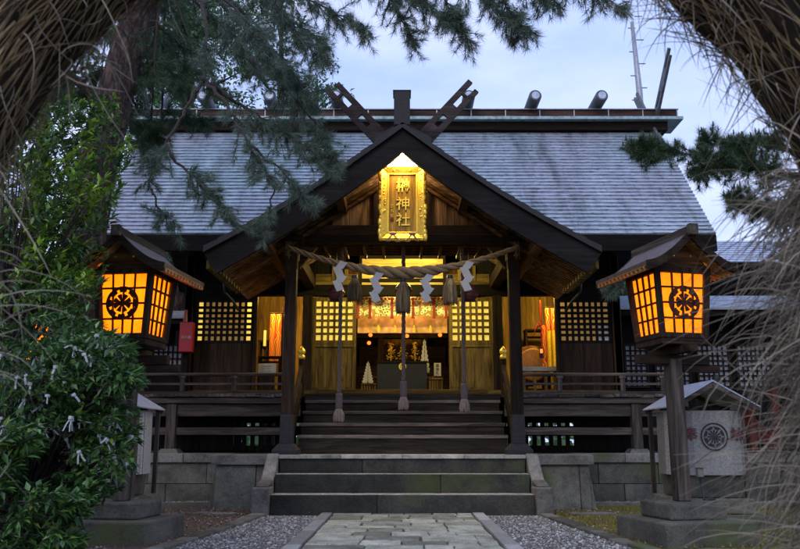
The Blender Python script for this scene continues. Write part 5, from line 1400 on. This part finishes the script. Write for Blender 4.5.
# ---- small young pine beside the hall corner, under the right lantern eave
g = thing('young_pine', (XA(612, 280, 11.8), 11.8, 0), 'small young pine with pale needles just left of the right lantern', 'pine tree')
wb = MB(); nb = MB(); bx = g.location.x; wb.tube([(bx+1.0, 11.8, -.03), (bx+1.0, 11.8, 1.4), (bx+.85, 11.8, 2.6), (bx+.4, 11.8, 3.1), (bx, 11.8, ZA(280, 11.8))], [.035, .03, .02, .014, .008], 6); t_ = build('trunk', wb, M['twig'], g)
for px, py in ((603, 288), (612, 282), (620, 288), (614, 293), (608, 294), (624, 280)): pine_tuft(nb, PT(px, py, 11.8), Vector((q.uniform(-.4, .4), -.3, -.2)), q, 120, .16, .006)
build('crown', nb, M['pineneedle2'], g)

# ---- broadleaf evergreen on the left: one tall tree and lower shrubs
q = random.Random(12)
tall = thing('evergreen_tree', (-3.9, 7.6, 0), 'tall bright leaved evergreen tree in front of the leaning pine trunk', 'tree')
wb = MB(); nbL = MB(); nbD = MB(); bx = Vector((-3.9, 7.6, -.05))
stems = []
wb.tube([bx, bx+Vector((.05, .1, 1.2)), bx+Vector((.15, 0, 2.4)), PT(95, 230, 7.6), PT(105, 130, 7.6)], [.07, .06, .045, .03, .012], 8)
for k in range(330):
    px = q.gauss(58, 42); py = q.uniform(95, 300)
    lim = 138-abs(py-150)*.35 if py < 215 else 122-(py-215)*.25
    if px > lim: px = lim-q.random()*30
    if py < 130 and px < 95 and q.random() < .3: continue
    e = PT(px, py, q.uniform(6.9, 8.1)); a = e+Vector((-q.uniform(.1, .35), q.uniform(-.1, .2), -q.uniform(.1, .3)))
    sprig(wb, nbL if q.random() < .5 else nbD, a, e, q, .10, .04, 15)
    if k % 3 == 0: wb.tube([bx+Vector((.1, 0, 1.2+.5*q.random())), a.lerp(bx+Vector((.1, 0, 2)), .4), a], [.015, .01, .004], 5, False)
build('trunk', wb, M['twig'], tall); build('crown', nbL, M['leafbright'], tall); build('crown', nbD, M['leafdark'], tall)
def shrub(name, base, label, spots, seed, n, mt, Ln=.085, cat='shrub', papers=None, depth=(5.6, 6.6)):
    q = random.Random(seed); g = thing(name, base, label, cat); wb = MB(); nb = MB(); b = Vector(base)
    hangs = []
    for k in range(n):
        (px, py, sx_, sy_) = q.choice(spots); px += q.uniform(-1, 1)*sx_; py += q.uniform(-1, 1)*sy_
        e = PT(px, py, q.uniform(*depth)); 
        if e.z < .05: e.z = .05+q.random()*.1
        a = e+Vector((-q.uniform(.08, .3), q.uniform(-.05, .2), -q.uniform(-.03, .18))); sprig(wb, nb, a, e, q, Ln*q.uniform(.85, 1.2), Ln*.42, 13)
        if k % 4 == 0: wb.tube([b, b.lerp(a, .5)+Vector((0, 0, .25))+rv(q, .1), a], [.02, .012, .004], 5, False)
        hangs.append(e)
    t = build('stem', wb, M['twig'], g); build('foliage', nb, mt, g); return hangs
h1 = shrub('evergreen_shrub', (-3.1, 6.6, -.02), 'glossy evergreen shrub with white papers tied to it, beside the left lantern base', [(40, 370, 42, 26), (90, 372, 38, 16), (125, 378, 14, 10), (70, 405, 40, 22), (110, 425, 26, 18), (102, 452, 30, 20), (92, 482, 26, 12), (40, 400, 40, 25), (90, 345, 40, 12)], 3, 400, M['leafdark'])
h2 = shrub('evergreen_shrub', (-3.4, 5.9, -.02), 'lower dark evergreen shrub spreading over the bottom left corner', [(20, 520, 26, 36), (50, 520, 34, 26), (72, 500, 20, 12), (8, 470, 12, 24), (40, 548, 40, 12), (20, 440, 20, 14)], 8, 300, M['leafdark'], .08, depth=(5.2, 6.1))
h3 = shrub('evergreen_shrub', (-3.9, 7.0, -.02), 'evergreen shrub with small leaves under the left lantern eave', [(60, 300, 30, 24), (25, 320, 28, 30), (80, 335, 22, 14), (115, 350, 22, 7), (20, 350, 20, 20), (75, 310, 20, 25)], 5, 150, M['leafdark'], .075, depth=(6.4, 7.4))
# white papers tied on the shrub
q = random.Random(44); protos = []
for k in range(6):
    m = MB(); L0 = q.uniform(.05, .10); w = q.uniform(.012, .018); tw = q.uniform(-.02, .02); c = [Vector((0, 0, 0)), Vector((tw, -.01, -L0*.5)), Vector((tw*1.6, q.uniform(-.02, .02), -L0))]
    s = Vector((1, q.uniform(-.5, .5), 0)).normalized()*w/2
    for i in range(2):
        for off in ((Vector((0, 0, 0)), Vector((q.uniform(.01, .03)*(i+1), .004, 0))) if k % 2 else (Vector((0, 0, 0)),)):
            a, b = c[i]+off*(i), c[i+1]+off*(i+1); m.prism([a-s, a+s, b+s, b-s], (0, .0015, 0))
    m.box(-.012, .012, -.012, .012, -.014, .006)
    protos.append(m)
meshes = []
cand = [p for p in h1]
q.shuffle(cand); cnt = 0
for i, p in enumerate(cand[:120]):
    k = i % 6
    if i < 6:
        o = build('paper_fortune', protos[k], M['omikuji'], base=(0, 0, 0)); meshes.append(o)
    else:
        o = meshes[k].copy(); COL.objects.link(o)
    o.location = p+Vector((q.uniform(-.05, .03), -q.uniform(.0, .12), -.01)); o.rotation_euler = (q.uniform(-.2, .2), q.gauss(0, .35), q.uniform(-1, 1)); o.scale = (1, 1, q.uniform(.7, 1.15))
    tag(o, 'narrow white paper fortune strip tied to a twig of the left shrub', 'paper strip', 'white paper strips tied on the shrub')

# ---- background trees
def back_tree(name, x, y, h, rad, z0, seed, label, mt, n=3200, size=.22, cone=False):
    q = random.Random(seed); g = thing(name, (x, y, 0), label, 'tree'); wb = MB(); nb = MB()
    wb.tube([(x, y, -.05), (x+.1, y, h*.5), (x, y, h*.95)], [.28, .2, .04], 10)
    clumps = []
    for k in range(90):
        u = q.random(); z = z0+(h-z0)*u; rr = rad*((1-u)*.95+.12 if cone else math.sqrt(max(.06, 1-(2*u-1)**2)))
        a = q.uniform(0, 6.283); r = rr*math.sqrt(q.random())*1.0; c = Vector((x+math.cos(a)*r, y+math.sin(a)*r, z)); clumps.append((c, q.uniform(.45, .95)*rad*.33))
        if k % 4 == 0: wb.tube([(x, y, z-.5), ((x+c.x)/2, (y+c.y)/2, z-.25), c], [.06, .04, .015], 5, False)
    for k in range(n):
        c, s = q.choice(clumps); d = rv(q).normalized(); p = c+Vector((d.x, d.y, d.z*.6))*s*q.random()**.4; leaf(nb, p, rv(q)+Vector((0, 0, -.2)), Vector((q.uniform(-.6, .6), q.uniform(-.8, .3), 1)), size*q.uniform(.6, 1.3), size*.5, q)
    build('trunk', wb, M['bark'], g, smooth=True); build('crown', nb, mt, g)
back_tree('cedar_tree', -6.6, 22.5, 15.5, 2.5, 3.5, 1, 'green tree rising behind the left end of the roof ridge, nearest the trunk', M['leafback'], 12000, .17)
back_tree('cedar_tree', -4.3, 26, 17.5, 2.4, 4, 2, 'darker tall tree behind the ridge between the two drooping branches', M['leafdark'], 9000, .18)
back_tree('cedar_tree', -9.6, 20, 15, 3.0, 2, 3, 'broad green tree behind the left side hall', M['leafback'], 11000, .17)
back_tree('cedar_tree', -9.0, 15.6, 9.0, 2.0, 1.0, 4, 'dark leafy tree at the left frame edge beside the side hall', M['leafdark'], 4200, .16)
back_tree('cedar_tree', -6.3, 21.5, 7.4, 1.6, 2.0, 6, 'light green tree glimpsed between the left lantern and the hall', M['leafback'], 2600, .16)
back_tree('cedar_tree', -8.2, 13.2, 7.2, 1.9, .8, 7, 'dark evergreen tree standing behind the tall bright leaved tree', M['leafdark'], 4200, .14)
back_tree('cedar_tree', -3.3, 29, 15.0, 2.0, 5, 8, 'narrow far tree behind the drooping pine tufts', M['leafback'], 2600)
back_tree('cedar_tree', -5.6, 19.6, 12.5, 1.7, 5, 18, 'leafy tree right behind the left ridge end, between trunk and first drooping branch', M['leafback'], 8000, .15)
back_tree('cedar_tree', 14.5, 24, 9.0, 3.0, 1.5, 9, 'dark tree behind the right side hall, hidden by straw', M['leafdark'], 2600)
q = random.Random(2); m = MB()
for k in range(7000):
    a = q.uniform(-.95, .95); r = q.uniform(42, 52); p = Vector((math.sin(a)*r, math.cos(a)*r, q.random()**1.5*(4.2+1.5*math.sin(a*9)))); leaf(m, p, rv(q), Vector((0, -1, .6)), .9, .5, q)
tag(build('distant_wood', m, M['leafback'], base=(0, 45, 0)), kind='stuff')
# hedge behind the bottom left, under the trees
q = random.Random(15); m = MB()
for k in range(6500):
    p = Vector((q.uniform(-12, -4.9), q.uniform(11.3, 12.6), 0)); p.z = q.random()**.8*(1.0+.25*math.sin(p.x*2.1)); leaf(m, p, rv(q), Vector((0, -.7, 1)), .10, .045, q)
o = build('hedge', m, M['leafdark'], base=(-7.5, 11.9, 0)); tag(o, 'low dark clipped hedge behind the shrubs at the left', 'hedge')

# ================================================================ the straw ring in front
q = random.Random(99)
RYD = 2.35; cz = 1.43; RI = 1.285; RT = .17
ring = thing('straw_ring', (0, RYD, 0), 'huge blurred ring of dry straw in the foreground framing the view', 'straw ring')
RC = RI+RT
def rc(t):    # centre line, t in 0..1: up the left leg, over, down the right leg
    leg = cz+.1; tot = 2*leg+math.pi*RC; s = t*tot
    if s < leg: return Vector((-RC, RYD, -.1+s)), Vector((0, 0, 1)), Vector((-1, 0, 0))
    if s < leg+math.pi*RC:
        a = math.pi-(s-leg)/RC; rad = Vector((math.cos(a), 0, math.sin(a))); return Vector((0, RYD, cz))+rad*RC, Vector((math.sin(a), 0, -math.cos(a))), rad
    return Vector((RC, RYD, cz-(s-leg-math.pi*RC))), Vector((0, 0, -1)), Vector((1, 0, 0))
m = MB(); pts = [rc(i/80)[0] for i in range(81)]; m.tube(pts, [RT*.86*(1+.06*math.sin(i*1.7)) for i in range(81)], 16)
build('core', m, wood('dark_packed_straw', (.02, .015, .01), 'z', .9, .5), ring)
def blade(mb, p, dirs, w0, nrm):
    P = [p]; 
    for d in dirs: P.append(P[-1]+d)
    n = len(P); k = len(mb.v)
    for i, c in enumerate(P):
        d = (P[min(i+1, n-1)]-P[max(0, i-1)]).normalized(); s = d.cross(nrm)
        if s.length < .1: s = d.orthogonal()
        s = s.normalized()*w0*(1-.85*(i/(n-1))**2)/2; mb.v += [tuple(c-s), tuple(c+s)]
    for i in range(n-1): mb.f.append((k+2*i, k+2*i+1, k+2*i+3, k+2*i+2))
m = MB(); ml = MB()
tot = 2*(cz+.1)+math.pi*RC; tl0, tl1 = (cz+.1)/tot, 1-(cz+.1)/tot
for i in range(5200):      # straw lying along the core
    t = q.random(); c, tg, rad = rc(t); a = q.uniform(0, 6.283); nrm = rad*math.cos(a)+Vector((0, 1, 0))*math.sin(a); r = RT*q.uniform(.82, 1.02)
    p = c+nrm*r; sgn = 1 if t < .5 else -1
    d = (tg*q.choice((-1, -1, 1))*sgn*1.0+nrm*q.uniform(-.02, .22)+rv(q, .25)); ln = q.uniform(.03, .07); dirs = []
    for k in range(5): d = (d.normalized()+Vector((0, 0, -.12))+rv(q, .08)-nrm*.02); dirs.append(d.normalized()*ln)
    blade(m, p, dirs, q.uniform(.003, .007), nrm)
build('straw', m, M['straw'], ring)
for (t0, t1, cnt, lo, hi, inw) in ((.0, tl0+.06, 130, .05, .10, .6), (tl1-.06, tl1+.28, 3400, .045, .125, .95), (tl1-.01, tl1+.30, 1300, .09, .155, 1.1), (tl1-.05, tl1+.16, 2600, .03, .09, .9), (tl1+.2, 1.0, 380, .05, .13, .8), (tl1-.18, tl1-.07, 150, .03, .07, .5), (tl1-.32, tl1-.20, 60, .03, .06, .35), (tl0+.06, tl1-.30, 130, .03, .085, .35), (tl0-.04, tl0+.08, 60, .04, .08, .7)):
    for i in range(cnt):
        t = q.uniform(t0, t1); c, tg, rad = rc(t); a = math.pi+q.uniform(-1.5, 1.5); nrm = rad*math.cos(a)+Vector((0, 1, 0))*math.sin(a); p = c+nrm*RT*.9
        d = nrm*inw*q.uniform(.3, 1.4)+Vector((0, 0, q.uniform(-.9, .9)))+rv(q, .35); ln = q.uniform(lo, hi)*q.uniform(.35, 1); dirs = []; curl = rv(q, .32)
        for k in range(7): d = d.normalized()+Vector((0, 0, -.24-.03*k))+curl+rv(q, .06); dirs.append(d.normalized()*ln*.75)
        blade(ml, p, dirs, q.uniform(.0025, .0055), Vector((q.uniform(-.6, .6), 1, q.uniform(-.6, .6))))
o = build('hanging_straw', ml, leafm('pale_dry_straw_blades', (.05, .043, .032), (.27, .235, .18), .8, .2, .3), ring)

# ================================================================ world and light
w = bpy.data.worlds.new('World'); scene.world = w; w.use_nodes = True; nt = w.node_tree; bg = nt.nodes['Background']
sky = N(nt, 'ShaderNodeTexSky', sky_type='NISHITA', sun_disc=False); sky.sun_elevation = R(5); sky.sun_rotation = R(200); sky.air_density = 1.2; sky.dust_density = .6; sky.ozone_density = 2.5
tc = N(nt, 'ShaderNodeTexCoord'); mp = N(nt, 'ShaderNodeMapping'); mp.inputs['Scale'].default_value = (1, 1, 3.2); L(nt, tc.outputs['Generated'], mp.inputs[0])
n = N(nt, 'ShaderNodeTexNoise', i_Scale=1.7, i_Detail=6.0, i_Roughness=.55); L(nt, mp.outputs[0], n.inputs['Vector'])
cl = ramp(nt, n.outputs[0], [(.36, (2.9, 3.9, 7.2)), (.5, (4.1, 4.9, 8.0)), (.66, (5.6, 6.0, 8.5))])
mx = N(nt, 'ShaderNodeMix', data_type='RGBA'); mx.inputs[0].default_value = .8; L(nt, sky.outputs[0], mx.inputs[6]); L(nt, cl.outputs[0], mx.inputs[7]); L(nt, mx.outputs[2], bg.inputs[0]); bg.inputs[1].default_value = .12
s = bpy.data.lights.new('sun', 'SUN'); s.energy = .5; s.angle = R(25); s.color = (1, .93, .85); so = bpy.data.objects.new('sun', s); COL.objects.link(so)
so.rotation_euler = (R(52), 0, R(-20))
scene.view_settings.view_transform = 'Standard'; scene.view_settings.look = 'None'; scene.view_settings.exposure = 0.7; scene.view_settings.gamma = 1
try: scene.view_settings.use_curve_mapping = False
except Exception: pass
scene.render.engine = 'CYCLES'; c = scene.cycles; c.use_denoising = True; c.max_bounces = 6; c.diffuse_bounces = 3; c.glossy_bounces = 2; c.transmission_bounces = 3; c.transparent_max_bounces = 4
c.caustics_reflective = False; c.caustics_refractive = False; c.sample_clamp_indirect = 4
